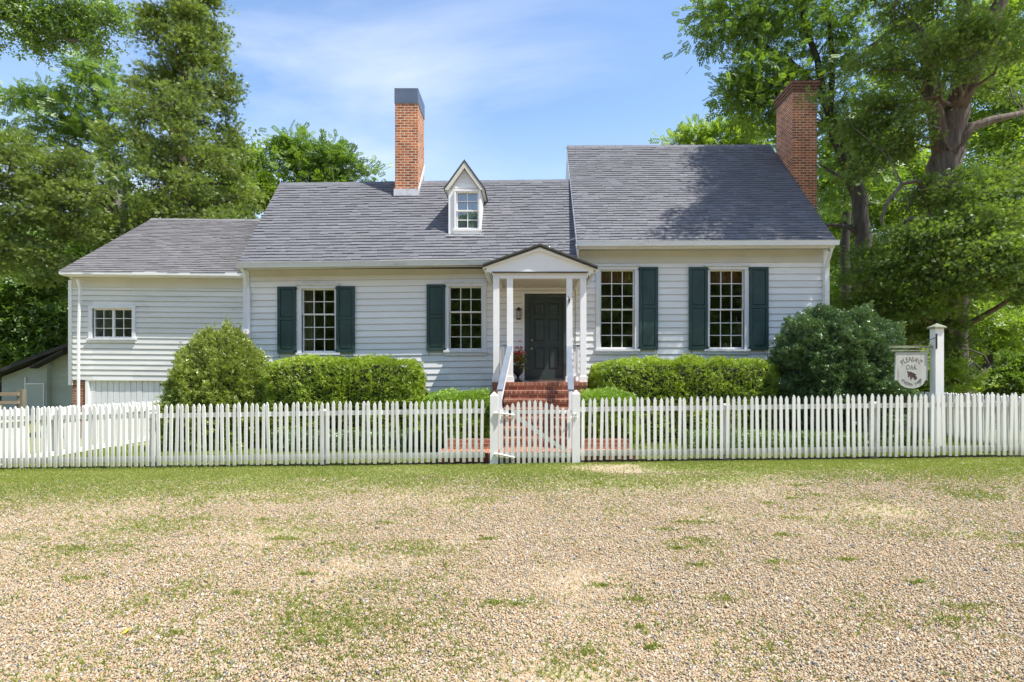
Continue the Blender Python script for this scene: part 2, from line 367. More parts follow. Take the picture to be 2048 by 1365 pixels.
def gsamp(x, y):      # grass amount looked up on a fine grid
    i = np.clip((x+14)/.1, 0, GS.shape[1]-1).astype(int); j = np.clip((y-2.2)/.1, 0, GS.shape[0]-1).astype(int); return GS[j, i]
GS = np.array([[grass_amt(-14+.1*i, 2.2+.1*j) for i in range(281)] for j in range(84)])
mb = MB()
for k in range(150):
    xa, xb = -10+.13*k, -10+.13*(k+1); yf = 10.2+(.27*(-.76-xa)/9.14 if xa < -.76 else 0); ya, yb_ = yf-.03+.09*random.random(), yf+.16+.06*random.random()
    mb.face([(xa, ya, float(gz(xa, ya))+.022), (xb, ya, float(gz(xb, ya))+.022), (xb, yb_, float(gz(xb, yb_))+.035), (xa, yb_, float(gz(xa, yb_))+.035)])
o = mb.build('soil', M['soil']); tag(o, kind='structure')
# loose stones
def stones():
    n = 340000
    u = RNG.random(n); y = 2.55+(9.1-2.55)*u**1.2; x = (RNG.random(n)-.5)*2.02*(y*.93)+PX(1024, 1)*y
    keep = RNG.random(n) > .62*gsamp(x, y)**1.5; x = x[keep]; y = y[keep]; n = len(x)
    r = .0040+.0050*RNG.random(n)**2+(RNG.random(n) > .985)*.008*RNG.random(n); r = r*(1+.08*(y-2.5))
    base = np.array([[1, 0, 0], [-1, 0, 0], [0, 1, 0], [0, -1, 0], [0, 0, 1], [0, 0, -.6], [.7, .7, .1], [-.7, -.7, .2]], float)
    tv = np.array([[1, 0, 0], [0, 1, 0], [-1, 0, 0], [0, -1, 0], [0, 0, 1], [0, 0, -.7]], float)
    tf = np.array([[0, 1, 4], [1, 2, 4], [2, 3, 4], [3, 0, 4], [1, 0, 5], [2, 1, 5], [3, 2, 5], [0, 3, 5]])
    V = tv[None]*r[:, None, None]*(.6+.8*RNG.random((n, 6, 3)))*np.array([1.15, 1.15, .8])
    q = RNG.normal(size=(n, 4)); q[:, 1:3] *= .5; q /= np.linalg.norm(q, axis=1)[:, None]; V = V @ quatm(q).transpose(0, 2, 1)
    V += np.stack([x, y, gz(x, y)+.006+r*.35], -1)[:, None]
    Fs = tf[None]+6*np.arange(n)[:, None, None]
    ob = npmesh('gravel', V.reshape(-1, 3), Fs.reshape(-1, 3), np.repeat(RNG.random(n), 8), stone_m)
    tag(ob, 'tan and grey loose gravel scattered over the drive', 'gravel', kind='stuff')
def quatm(q):
    w, x, y, z = q.T
    return np.stack([np.stack([1-2*(y*y+z*z), 2*(x*y-z*w), 2*(x*z+y*w)], -1), np.stack([2*(x*y+z*w), 1-2*(x*x+z*z), 2*(y*z-x*w)], -1), np.stack([2*(x*z-y*w), 2*(y*z+x*w), 1-2*(x*x+y*y)], -1)], 1)
stone_m, t, b, oc = newmat('mixed_pebbles')
t.links.new(ramp(t, attr(t), [(0, (.07, .07, .08)), (.08, (.23, .235, .24)), (.12, (.35, .26, .15)), (.40, (.45, .345, .21)), (.60, (.45, .285, .15)), (.78, (.48, .39, .265)), (.95, (.54, .48, .38)), (1, (.60, .58, .52))]), b.inputs['Base Color'])
b.inputs['Roughness'].default_value = .8
stones()

# ------------------------------------------------------------------ leaf instancing
def tmpl(quads): V = np.array([p for q in quads for p in q], float); return V, np.arange(len(V)).reshape(-1, 4)
def leafq(o, d, n, l, w, fold=.12):
    o, d, n = np.array(o, float), np.array(d, float), np.array(n, float); d /= np.linalg.norm(d); s = np.cross(d, n); s /= np.linalg.norm(s); n = np.cross(s, d)
    return [o, o+d*l*.5+s*w*.5+n*fold*w, o+d*l, o+d*l*.5-s*w*.5+n*fold*w]
T_BROAD = tmpl([leafq((0, 0, 0), (0, 1, 0), (0, 0, 1), 1, .55)])
T_TRI = tmpl([leafq((0, 0, 0), (math.sin(a), math.cos(a), h), (0, 0, 1), 1, .5) for a, h in ((0, .1), (2.0, .2), (4.1, .0))])
T_COMP = tmpl([leafq((0, 1.0, 0), (0, 1, -.2), (0, 0, 1), .5, .22)]+[leafq((0, .2+.25*k, -.02*k), (sx_, .75, -.1), (0, 0, 1), .5, .2) for k in range(4) for sx_ in (-.8, .8)])
T_SPRAY = tmpl([leafq((0, 0, 0), (math.sin(a)*.6, 1, h), (0, 0, 1), l_, .16) for a, h, l_ in ((-1.1, .1, .7), (-.5, .45, .9), (0, -.1, 1.1), (.5, .3, .85), (1.1, -.2, .7))])
T_BLADE = tmpl([leafq((0, 0, 0), (.1, .15, 1), (0, 1, 0), 1, .16), leafq((.15, .05, 0), (-.5, -.1, .8), (0, 1, 0), .8, .15), leafq((-.1, .1, 0), (-.1, .5, .7), (1, 0, 0), .8, .15)])
def scatter(name, T, P, D, S, m, parent=None, rnd=None, jit=.5, flat=.9):
    """P positions, D forward dirs, S sizes"""
    n = len(P); D = D+jit*RNG.normal(size=(n, 3)); D /= np.linalg.norm(D, axis=1)[:, None]+1e-9
    U = RNG.normal(size=(n, 3))*(1 if flat is None else flat)+np.array([0, 0, 0 if flat is None else 1.])
    X = np.cross(D, U); X /= np.linalg.norm(X, axis=1)[:, None]+1e-9; Z = np.cross(X, D)
    tv, tf = T; B = np.stack([X, D, Z], 1)                  # rows
    V = (tv[None]*S[:, None, None]) @ B + P[:, None]
    Fc = tf[None]+len(tv)*np.arange(n)[:, None, None]
    rnd = RNG.random(n) if rnd is None else rnd
    rr = np.clip(np.repeat(rnd, len(tf))+RNG.normal(size=n*len(tf))*.08, 0, 1)
    return npmesh(name, V.reshape(-1, 3), Fc.reshape(-1, 4), rr, m, parent)

def crown_points(blobs, per, cr, flat=.6, surf=.5):
    """blobs: (c, (rx,ry,rz), nclumps) -> clump centres and leaf points"""
    cc = []; co = []
    for c, r, n in blobs:
        d = RNG.normal(size=(n, 3)); d /= np.linalg.norm(d, axis=1)[:, None]
        rad = (surf+(1-surf)*RNG.random(n))*(.85+.3*RNG.random(n))
        cc.append(np.array(c)+d*rad[:, None]*np.array(r)); co.append(np.tile(np.array(c, float), (n, 1)))
    C_ = np.concatenate(cc); O_ = np.concatenate(co); n = len(C_)
    sz = cr*(.6+.8*RNG.random(n))
    P = np.repeat(C_, per, 0)+RNG.normal(size=(n*per, 3))*np.repeat(sz, per)[:, None]*np.array([.5, .5, .5*flat])
    out = P-np.repeat(O_, per, 0); out /= np.linalg.norm(out, axis=1)[:, None]+1e-9
    loc = P-np.repeat(C_, per, 0); loc /= np.linalg.norm(loc, axis=1)[:, None]+1e-9
    rc = np.repeat(RNG.random(n), per)
    return C_, O_, P, out*.5+loc*.6, rc
def limbs(mb, trunk, rad, blobs, C_, O_, every=2, tw=.03, lr=.4):
    tp = [Vector(p) for p in trunk]
    for c, r, n in blobs:
        c = Vector(c); best = min(range(len(tp)), key=lambda k: (tp[k]-c).length+(3 if tp[k].z > c.z-.2*r[2] else 0)*.8)
        s = tp[best]; r0 = min(rad[best]*lr, .05*(c-s).length+.03)
        mid = s.lerp(c, .5)+Vector((random.uniform(-.3, .3), random.uniform(-.3, .3), .12*(c-s).length))
        q = s.lerp(c, .25)+Vector((0, 0, .08*(c-s).length))
        pts = [s, q, mid, s.lerp(c, .8)+Vector((random.uniform(-.2, .2), 0, .1)), c]
        mb.tube(pts, [r0, r0*.85, r0*.65, r0*.45, r0*.3], 6, False)
    for k in range(0, len(C_), every):
        a = Vector(O_[k]); b_ = Vector(C_[k]); d = b_-a
        p1 = a+d*.35+Vector((random.uniform(-.2, .2), random.uniform(-.2, .2), random.uniform(-.1, .25)))*min(1, d.length)
        mb.tube([a, p1, b_, b_+d*.12], [tw, tw*.7, tw*.35, tw*.2], 4, False)
def tree(name, label, trunk, rad, blobs, leafm, barkm, T=T_TRI, per=60, cr=.55, size=.13, flat=.6, surf=.45, jit=.5, up=.15, lean=None, group=None, cat='tree', every=2, tw=.03, extra=None, lr=.4, nseg=10):
    base = tuple(trunk[0])
    t_ = thing(name, label, cat, base, group)
    C_, O_, P, D, rc = crown_points(blobs, per, cr, flat, surf)
    mb = MB(); tr = []
    for k in range(len(trunk)-1):
        for j in range(3):
            f = j/3; p = Vector(trunk[k]).lerp(Vector(trunk[k+1]), f); tr.append((p, rad[k]*(1-f)+rad[k+1]*f))
    tr.append((Vector(trunk[-1]), rad[-1]))
    pts = [p+Vector((random.uniform(-1, 1), random.uniform(-1, 1), 0))*r_*.22 for p, r_ in tr]; rr = [r_ for p, r_ in tr]
    mb.tube(pts, rr, nseg, True, .10)
    if extra:
        for e, er in extra: mb.tube(e, er, 8, True, .1)
        pts = pts+[Vector(p) for e, er in extra for p in e]; rr = rr+[q for e, er in extra for q in er]
    limbs(mb, pts, rr, blobs, C_, O_, every, tw, lr)
    mb.build('trunk', barkm, t_, smooth=True)
    D[:, 2] += up; S = size*(.6+.8*RNG.random(len(P)))
    scatter('crown', T, P, D, S, leafm, t_, rnd=np.clip(.55*rc+.45*RNG.random(len(P)), 0, 1), jit=jit)
    return t_
def BL(px, py, rpx, Y, n, ry=None, rz=None, dy=0):
    s = F/Y; r = rpx/s; return (P3(px, py, Y+dy), (r, ry or r, (rz or rpx)/s), n)

# =================================================================== HOUSE
house = thing('farmhouse', 'white clapboard farmhouse with grey shingle roofs, green shutters and two brick chimneys', 'house', (-2.5, 14.4, 0))
YW = 14.4
tm = lambda x: .0125*(x+3)          # the old main block has settled a little toward the left
tr_ = lambda x: .004*(x-4)
tw_ = lambda x: -.010*(x+10)
def siding(mb, x0, x1, z0, z1, Y, ex, ops, t, joint=3.2):
    z = z0; k = 0
    while z < z1-.01:
        zt = min(z+ex, z1)
        cuts = sorted({x0, x1} | {q for o in ops for q in (o[0], o[1]) if x0 < q < x1})
        for a, b_ in zip(cuts[:-1], cuts[1:]):
            segs = [(z, zt)]
            for o in ops:
                if o[0]-1e-6 <= a and b_ <= o[1]+1e-6:
                    ns = []
                    for s0, s1 in segs:
                        if o[3] <= s0 or o[2] >= s1: ns.append((s0, s1)); continue
                        if o[2] > s0: ns.append((s0, o[2]))
                        if o[3] < s1: ns.append((o[3], s1))
                    segs = ns
            for s0, s1 in segs:
                xa = a
                while xa < b_-1e-6:
                    xb = min(b_, xa+random.uniform(.6, 1.4)*joint)
                    if b_-xb < .3: xb = b_
                    j = random.uniform(-.0015, .0015); ta, tb = t(xa), t(xb); pr = lambda zz: .022-.018*(zz-z)/ex+j
                    e = 0 if xb >= b_ else .002
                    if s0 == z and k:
                        mb.face([(xa, Y-.0235-j*.5, s0-.009+ta), (xb-e, Y-.0235-j*.5, s0-.009+tb), (xb-e, Y-.0235-j*.5, s0+tb), (xa, Y-.0235-j*.5, s0+ta)], -1.0)  # grey strip under each course paints in the lap's shadow line
                    mb.hexa([(xa, Y-pr(s0), s0+ta), (xb-e, Y-pr(s0), s0+tb), (xb-e, Y, s0+tb), (xa, Y, s0+ta), (xa, Y-pr(s1), s1+ta), (xb-e, Y-pr(s1), s1+tb), (xb-e, Y, s1+tb), (xa, Y, s1+ta)])
                    xa = xb
        z += ex; k += 1
def backing(mb, x0, x1, z0, z1, Y, ops, t, th=.12):
    cuts = sorted({x0, x1} | {q for o in ops for q in (o[0], o[1]) if x0 < q < x1})
    for a, b_ in zip(cuts[:-1], cuts[1:]):
        segs = [(z0, z1)]
        for o in ops:
            if o[0]-1e-6 <= a and b_ <= o[1]+1e-6:
                ns = []
                for s0, s1 in segs:
                    if o[2] > s0: ns.append((s0, o[2]))
                    if o[3] < s1: ns.append((o[3], s1))
                segs = ns
        for s0, s1 in segs: mb.box(a, b_, Y, Y+th, s0, s1, t)
def opn(l, r, tp, bt, Y): return (PX(l, Y), PX(r, Y), PZ(bt, Y), PZ(tp, Y))
W1 = opn(604, 671, 578, 706, YW); W2 = opn(898, 965, 573.5, 701, YW)
W3 = opn(1199.5, 1268.5, 540.5, 699, YW); W4 = opn(1417.5, 1487.5, 540.5, 699, YW)
YG = 16.3
W0 = opn(186, 265.5, 617.5, 676.5, YG)
DO = (PX(1049, YW), PX(1135, YW), 1.49, PZ(588, YW))
XL, XJ, XR = -7.07, 1.19, 7.5
notilt = lambda x: 0
# walls
def wall(name, x0, x1, z0, z1, Y, ex, ops, t, m):
    ops = [(o[0], o[1], o[2]-t((o[0]+o[1])/2), o[3]-t((o[0]+o[1])/2)) for o in ops]
    mb = MB(); siding(mb, x0, x1, z0, z1, Y, ex, ops, t); w = mb.build(name, m, house)
    mb = MB(); backing(mb, x0+.01, x1-.01, z0, z1, Y+.001, ops, t); mb.build('sheathing', M['siding'], w)
    return w
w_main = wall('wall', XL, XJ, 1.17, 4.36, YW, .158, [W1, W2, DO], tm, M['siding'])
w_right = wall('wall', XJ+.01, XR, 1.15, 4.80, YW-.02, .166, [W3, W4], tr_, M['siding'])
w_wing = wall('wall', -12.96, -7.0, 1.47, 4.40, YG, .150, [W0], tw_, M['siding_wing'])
w_main['label'] = 'white clapboard wall of the middle block'; w_right['label'] = 'white clapboard wall of the taller right block'; w_wing['label'] = 'greyer clapboard wall of the left wing'
# side/back shell
YR, ZR = 16.4, 7.13; YRR, ZRR = 17.8, 8.73; YGR, ZGR = 19.84, PZ(441, 19.84)
def gable(x, th, y0, y1, z0, ze, yr, zr):
    mb = MB(); mb.prism([(x, y0, z0), (x, y1, z0), (x, y1, ze), (x, yr, zr), (x, y0, ze)], (th, 0, 0)); mb.build('gable_wall', M['siding'], house)
gable(XL+.02, .12, YW+.13, 18.6, 1.2, 4.5, YR, 6.85); gable(XR-.14, .12, YW+.13, 21.2, 1.2, 4.7, YRR, 8.45)
gable(XJ+.03, .12, YW+.13, 21.2, 1.2, 4.7, YRR, 8.45); gable(-12.9, .12, YG+.13, 23.3, 1.4, 4.3, YGR, 6.6)
for q in ((XL+.16, XJ, 18.5, 18.62, 1.2, 4.5), (XJ+.16, XR-.16, 21.1, 21.22, 1.2, 4.7), (-12.76, -7.1, 23.2, 23.32, 1.4, 4.2)):
    mb = MB(); mb.box(*q); mb.build('rear_wall', M['siding'], house)
for q in ((-12.7, -7.2, YG+.3, 22, 1.30, 1.36), (XL+.2, XJ-.05, YW+.2, 18.4, 1.40, 1.46), (XJ+.2, XR-.2, YW+.2, 21, 1.38, 1.44)):
    mb = MB(); mb.box(*q); mb.build('interior_floor', M['interior'], house)
for q in ((XL+.2, XJ-.05, 17.2, 17.3, 1.5, 4.3), (XJ+.2, XR-.2, 18.2, 18.3, 1.5, 4.6), (-12.7, -7.2, 19, 19.1, 1.4, 4.3)):
    mb = MB(); mb.box(*q); mb.build('interior_wall', M['interior'], house)
for q in ((XL+.2, XJ-.05, YW+.2, 18.4, 4.32, 4.36), (XJ+.2, XR-.2, YW+.2, 21, 4.62, 4.66)):
    mb = MB(); mb.box(*q); mb.build('interior_ceiling', M['interior'], house)
# foundations
mb = MB()
mb.box(XL+.03, XR-.03, YW+.03, YW+.35, -.4, 1.15); mb.build('foundation', M['brick'], house)
mb = MB(); mb.box(-12.92, -12.52, YG+.03, YG+.4, -.5, 1.46); mb.build('brick_pier', M['brick'], house)
# garage style plank doors under the wing
gd = MB(); x0, x1, zt = PX(178, YG), PX(350, YG), PZ(763, YG)
x = x0
while x < x1-.05:
    gd.box(x, min(x+.165, x1)-.014, YG+.045+random.uniform(0, .008), YG+.09, -.45, zt); x += .165
gdo = gd.build('plank_door', M['casing'], house)
mb = MB(); mb.box(x0, x1, YG+.092, YG+.12, -.45, zt); mb.build('door_backing', M['wood_old'], gdo)
mb = MB(); mb.box(x0-.1, x0-.003, YG-.01, YG+.06, -.45, zt+.07); mb.box(x0-.1, -7.1, YG-.015, YG+.05, zt+.004, zt+.075); mb.build('door_frame', M['trim'], gdo)
mb = MB(); mb.box(PX(318, YG), PX(342, YG), YG+.03, YG+.052, PZ(772, YG), PZ(768, YG)); mb.build('hinge', M['iron'], gdo)
mb = MB(); mb.box(x1+.003, -7.1, YG+.03, YG+.2, -.45, zt); mb.build('lower_wall', M['siding_wing'], house)
# ---- trim boards
mb = MB()
mb.box(XL-.03, XL+.12, YW-.045, YW+.13, 1.14, 4.30, tm); mb.box(XL-.03, XL-.003, YW-.03, YW+.6, 1.14, 4.30, tm)
mb.build('corner_board', M['casing'], house)
mb = MB(); mb.box(XR-.12, XR+.03, YW-.065, YW+.10, 1.12, 4.70); mb.build('corner_board', M['trim'], house)
mb = MB(); mb.box(-12.995, -12.90, YG-.035, YG+.12, 1.35, 4.32); mb.build('corner_board', M['trim'], house)
mb = MB(); mb.box(-7.25, -7.11, YG-.04, YG, 2.55, 4.0); mb.build('corner_board', M['casing'], house)
mb = MB(); mb.box(XL+.12, XJ, YW-.03, YW-.002, 4.12, 4.34, tm); mb.build('frieze', M['soffit'], house)
mb = MB(); mb.box(XJ+.1, XR-.12, YW-.055, YW-.022, 4.42, 4.72, tr_); mb.build('frieze', M['soffit'], house)
mb = MB(); mb.box(-12.88, -7.26, YG-.035, YG-.002, 4.10, 4.36, tw_); mb.build('frieze', M['soffit'], house)
def soffit(x0, x1, y0, y1, z, t, m, step=.05):
    s = MB(); x = x0
    while x < x1: s.box(x, min(x+step-.008, x1), y0, y1, z, z+.02, t); x += step
    s.box(x0, x1, y0+.01, y1, z+.021, z+.03, t)
    return s.build('soffit', m, house)
soffit(XL, XJ, 14.03, YW-.032, 4.27, tm, M['soffit']); soffit(XJ+.05, XR, 14.03, YW-.057, 4.735, tr_, M['soffit'])
# ---- roofs
def roof(name, x0, x1, ye, ze, yr, zr, t, m, ex=.125, lf=lambda f: 0, rf=lambda f: 0, back=True, skip=None):
    mb = MB(); L_ = math.hypot(yr-ye, zr-ze); n = int(L_/ex); dy, dz = (yr-ye)/L_, (zr-ze)/L_; nrm = (0, -dz, dy)
    wob = [random.uniform(-1, 1) for _ in range(60)]
    for k in range(n+1):
        s0 = k*L_/(n+1)-.01; s1 = min((k+1)*L_/(n+1)+.02, L_)
        x = x0+lf(k/n)-random.uniform(0, .25); xe = x1+rf(k/n); first = True
        while x < xe:
            w = random.choice((.16, .24, .30, .33)); xa = max(x, x0+lf(k/n)); xb = min(x+w, xe)
            if xb-xa > .01 and not (skip and skip(xa, xb, ye+dy*s0)):
                d0 = random.choice((0, 0, .0, -.012, .008))+.004*mnoise.noise(Vector((xa*.8, k*.3, 0)))*4; th = .018+random.uniform(0, .008)
                def pt(xx, s, h): return (xx, ye+dy*s+nrm[1]*h, ze+dz*s+nrm[2]*h+t(xx))
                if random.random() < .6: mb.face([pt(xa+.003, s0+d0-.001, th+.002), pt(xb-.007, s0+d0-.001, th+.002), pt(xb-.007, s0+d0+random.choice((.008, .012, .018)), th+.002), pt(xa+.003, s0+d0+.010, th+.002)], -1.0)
                mb.hexa([pt(xa, s0+d0, 0), pt(xb-.004, s0+d0, 0), pt(xb-.004, s1, -.006), pt(xa, s1, -.006), pt(xa, s0+d0, th), pt(xb-.004, s0+d0, th), pt(xb-.004, s1, .003), pt(xa, s1, .003)])
            x += w
    r_ = mb.build(name, m, house)
    d = MB()
    d.prism([(x0+.01, ye+.02, ze-.02+t(x0)), (x0+.01, yr, zr-.02+t(x0)), (x0+.01, yr, zr-.16+t(x0)), (x0+.01, ye+.10, ze-.09+t(x0))], (x1-x0-.02, 0, 0))
    if back: yb = 2*yr-ye; d.prism([(x0+.01, yr+.001, zr-.02), (x0+.01, yb, ze-.02), (x0+.01, yb, ze-.16), (x0+.01, yr+.001, zr-.16)], (x1-x0-.02, 0, 0))
    d.build('roof_deck', M['edge'], r_)
    c = MB(); x = x0
    while x < x1:
        xb = min(x+.25, x1); h = random.uniform(0, .01)
        c.prism([(x, yr-.13, zr-.13*dz/dy+.02+t(x)+h), (x, yr, zr+.035+t(x)+h), (x, yr+.13, zr-.13*dz/dy+.02+t(x)+h), (x, yr, zr+.005+t(x))], (xb-x-.004, 0, t(xb)-t(x))); x += .25
    c.build('ridge_cap', m, r_)
    return r_
CHM = (PX(790, 15.92), PX(835.5, 15.92), 15.92, 16.90)
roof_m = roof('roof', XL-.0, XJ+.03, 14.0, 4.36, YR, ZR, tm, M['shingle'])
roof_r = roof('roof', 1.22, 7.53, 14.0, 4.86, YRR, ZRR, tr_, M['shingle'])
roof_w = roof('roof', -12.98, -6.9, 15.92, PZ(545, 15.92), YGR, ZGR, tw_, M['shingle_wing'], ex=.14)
roof_m['label'] = 'charcoal shingle roof of the middle block'; roof_r['label'] = 'charcoal shingle roof of the taller right block, dappled with shade'; roof_w['label'] = 'brownish grey shingle roof of the left wing'
# rake boards and fascias
for (x, th, ye, ze, yr, zr) in ((1.203, .014, 13.98, 4.84, YRR, ZRR), (XL-.004, .004, 14.0, 4.30, YR, ZR-.05)):
    mb = MB(); mb.prism([(x, ye, ze-.02), (x, yr, zr-.02), (x, yr, zr-.22), (x, ye+.05, ze-.22)], (th, 0, 0)); mb.build('rake_board', M['casing'], house)
mb = MB(); mb.prism([(1.21, 14.0, 4.66), (1.21, YRR, 8.55), (1.21, YRR, 6.4), (1.21, 14.38, 4.2)], (.04, 0, 0)); mb.build('gable_siding', M['siding'], house)
mb = MB(); mb.box(XL, 1.15, 14.025, 14.045, 4.235, 4.37, tm); mb.build('fascia', M['gutter'], house)
mb = MB(); mb.box(1.25, XR, 14.025, 14.045, 4.70, 4.87, tr_); mb.build('fascia', M['gutter_white'], house)
# gutters
def gutter(x0, x1, y, z, t, m, name='gutter'):
    g_ = MB(); pr = [(0, 0), (0, -.07), (-.03, -.11), (-.11, -.115), (-.125, -.02), (-.135, 0), (-.12, .002), (-.10, -.02), (-.02, -.02)]
    g_.prism([(x0, y+a, z+b_+t(x0)) for a, b_ in pr], (x1-x0, 0, t(x1)-t(x0)))
    return g_.build(name, m, house)
gutter(PX(475, 13.95), 1.12, 14.02, 4.375, tm, M['gutter']); gutter(1.22, 7.55, 14.02, 4.865, tr_, M['gutter_white'])
mb = MB(); mb.box(PX(762, 13.95), PX(985, 13.95), 13.885, 13.96, 4.385, 4.40, tm); mb.build('drip_edge', M['trim'], house)
mb = MB(); mb.box(-12.97, -7.02, 15.91, 15.94, 4.40, 4.49, tw_); mb.box(-12.97, -7.02, 15.945, YG-.036, 4.375, 4.40, tw_); mb.build('fascia', M['trim'], house)
# downspouts
def spout(pts, m, w=.038):
    s = MB(); s.tube(pts, w, 4); return s.build('downspout', m, house)
spout([P3(155, 560, 16.0), P3(160, 578, 16.1), (PX(157, 16.12), 16.12, 2.8), (PX(157, 16.12), 16.12, -.1)], M['trim'], .036)
spout([P3(484, 536, 13.95), P3(497, 577, 14.3), P3(498, 590, 14.32), (PX(498, 14.32), 14.32, .2)], M['gutter_white'])
spout([P3(1664, 497, 13.95), P3(1652, 536, 14.27), P3(1651, 545, 14.28), (PX(1651, 14.28), 14.28, .2)], M['gutter_white'])
spout([P3(1153, 490, 13.98), P3(1156, 515, 14.2), P3(1160, 528, 14.28)], M['gutter_white'], .03)
# ---- windows
def window(op, Y, rows_up, rows, cols, t0=0, kind='hung', cw=.10, cm='casing', sashm='muntin', cur=None, head=True):
    x0, x1, z0, z1 = op
    mb = MB(); y = Y-.045
    mb.box(x0-cw, x0, y, Y+.10, z0, z1); mb.box(x1, x1+cw, y, Y+.10, z0, z1)
    mb.box(x0-cw, x1+cw, y-.004, Y+.10, z1+.002, z1+cw*.8)
    if head: mb.box(x0-cw-.03, x1+cw+.03, y-.045, Y-.005, z1+cw*.8+.002, z1+cw*.8+.035)
    mb.box(x0-cw-.03, x1+cw+.03, y-.035, Y+.10, z0-.055, z0-.002); mb.box(x0-cw, x1+cw, y-.006, Y, z0-.13, z0-.057)
    w = mb.build('window', M[cm], house)
    fr = .035; s = MB()
    if kind == 'hung':
        H = z1-z0; zm = z1-H*rows_up/rows
        for (a, b_, n, yy) in ((zm-.012, z1, rows_up, Y+.015), (z0, zm+.012, rows-rows_up, Y+.045)):
            s.box(x0, x0+fr, yy, yy+.03, a, b_); s.box(x1-fr, x1, yy, yy+.03, a, b_)
            s.box(x0+fr, x1-fr, yy+.001, yy+.03, b_-.032, b_); s.box(x0+fr, x1-fr, yy+.001, yy+.03, a, a+(.032 if a > z0 else .05))
            for k in range(1, cols): xx = x0+fr+(x1-x0-2*fr)*k/cols; s.box(xx-.009, xx+.009, yy+.003, yy+.026, a+.03, b_-.03)
            for k in range(1, n): zz_ = a+.04+(b_-a-.07)*k/n; s.box(x0+fr, x1-fr, yy+.005, yy+.025, zz_-.009, zz_+.009)
    else:
        xm = (x0+x1)/2
        for a, b_, yy in ((x0, xm+.015, Y+.02), (xm-.015, x1, Y+.04)):
            s.box(a, b_, yy, yy+.02, z0, z0+.04); s.box(a, b_, yy, yy+.02, z1-.04, z1)
            s.box(a, a+.045, yy+.001, yy+.02, z0+.04, z1-.04); s.box(b_-.045, b_, yy+.001, yy+.02, z0+.04, z1-.04)
            xx = (a+b_)/2; s.box(xx-.008, xx+.008, yy+.004, yy+.016, z0+.04, z1-.04)
            for k in (1, 2): zz_ = z0+(z1-z0)*k/3; s.box(a+.045, b_-.045, yy+.006, yy+.014, zz_-.008, zz_+.008)
    s.build('sash', M[sashm], w)
    g_ = MB(); g_.face([(x0, Y+.058, z0), (x1, Y+.058, z0), (x1, Y+.058, z1), (x0, Y+.058, z1)]); g_.build('pane', M['glass'], w)
    def drape(a, b_, za, zb, mm, yy, amp=.02, fq=40):
        d = MB(); n = max(4, int((b_-a)*50)); pts = [(a+(b_-a)*k/n, yy+amp*math.sin(fq*k/n*(b_-a)*2)) for k in range(n+1)]
        for k in range(n): d.face([(pts[k][0], pts[k][1], za), (pts[k+1][0], pts[k+1][1], za), (pts[k+1][0], pts[k+1][1], zb), (pts[k][0], pts[k][1], zb)])
        d.build('curtain', M[mm], w)
    if cur == 'side': drape(x0-.05, x0+.20, z0-.1, z1+.1, 'curtain', Y+.2); drape(x1-.12, x1+.05, z0-.1, z1+.1, 'curtain', Y+.22)
    if cur == 'valance': drape(x0-.05, x1+.05, z1-.30, z1+.05, 'valance', Y+.2, .012)
    if cur == 'blind': drape(x0-.02, x1+.02, z0, z1, 'lightcurtain', Y+.12, .01)
    return w
window(W1, YW, 2, 5, 3, cur='side'); window(W2, YW, 2, 5, 3)
window(W3, YW-.02, 3, 6, 3, cur='valance'); window(W4, YW-.02, 3, 6, 3, cur='valance')
window(W0, YG, 0, 3, 4, kind='slide', cw=.10, cm='casing', sashm='muntin', head=False)
# ---- shutters
def shutter(l, r, tp, bt, Y, hinge):
    x0, x1, z0, z1 = opn(l, r, tp, bt, Y); H = z1-z0; zm = z0+H*.52
    mb = MB(); y = Y-.075; st = .07
    mb.box(x0, x0+st, y, y+.035, z0, z1); mb.box(x1-st, x1, y, y+.035, z0, z1)
    for a, b_ in ((z0, z0+.09), (zm-.035, zm+.035), (z1-.06, z1)): mb.box(x0+st, x1-st, y, y+.035, a, b_)
    for a, b_ in ((z0+.09, zm-.035), (zm+.035, z1-.06)):
        xa, xb = x0+st, x1-st; i = .035
        mb.box(xa, xb, y+.020, y+.033, a, b_)
        o4 = [(xa+.008, a+.008), (xb-.008, a+.008), (xb-.008, b_-.008), (xa+.008, b_-.008)]; i4 = [(xa+i, a+i), (xb-i, a+i), (xb-i, b_-i), (xa+i, b_-i)]
        for k in range(4):
            q = (k+1) % 4; mb.face([(o4[k][0], y+.019, o4[k][1]), (o4[q][0], y+.019, o4[q][1]), (i4[q][0], y+.006, i4[q][1]), (i4[k][0], y+.006, i4[k][1])])
        mb.face([(p[0], y+.006, p[1]) for p in i4])
    s = mb.build('shutter', M['green'], house)
    hx = x1 if hinge > 0 else x0
    for zz_ in (z0+.06, z1-.05): h = MB(); h.box(hx-.03, hx+.03, y-.006, y+.02, zz_-.015, zz_+.015); h.build('hinge', M['iron'], s)
    h = MB(); dx = x0+.05 if hinge > 0 else x1-.05; pts = []
    for k in range(14): a = k/13*math.pi*2.2; pts.append((dx+.02*math.sin(a)*(1 if k < 7 else -1)*(1), y-.012, z0-.005-.10*k/13))
    h.tube(pts, .006, 5); h.build('shutter_dog', M['iron'], s)
for a in ((557, 593.3, 574.5, 707.5, 1), (674, 711, 573.5, 706.5, -1), (854, 891, 570, 703.3, 1)): shutter(*a[:4], YW, a[4])
for a in ((1277.5, 1315, 535.5, 700.5, -1), (1376.5, 1414, 535.5, 700.5, 1), (1497.5, 1535, 535.5, 700.5, -1)): shutter(*a[:4], YW-.02, a[4])
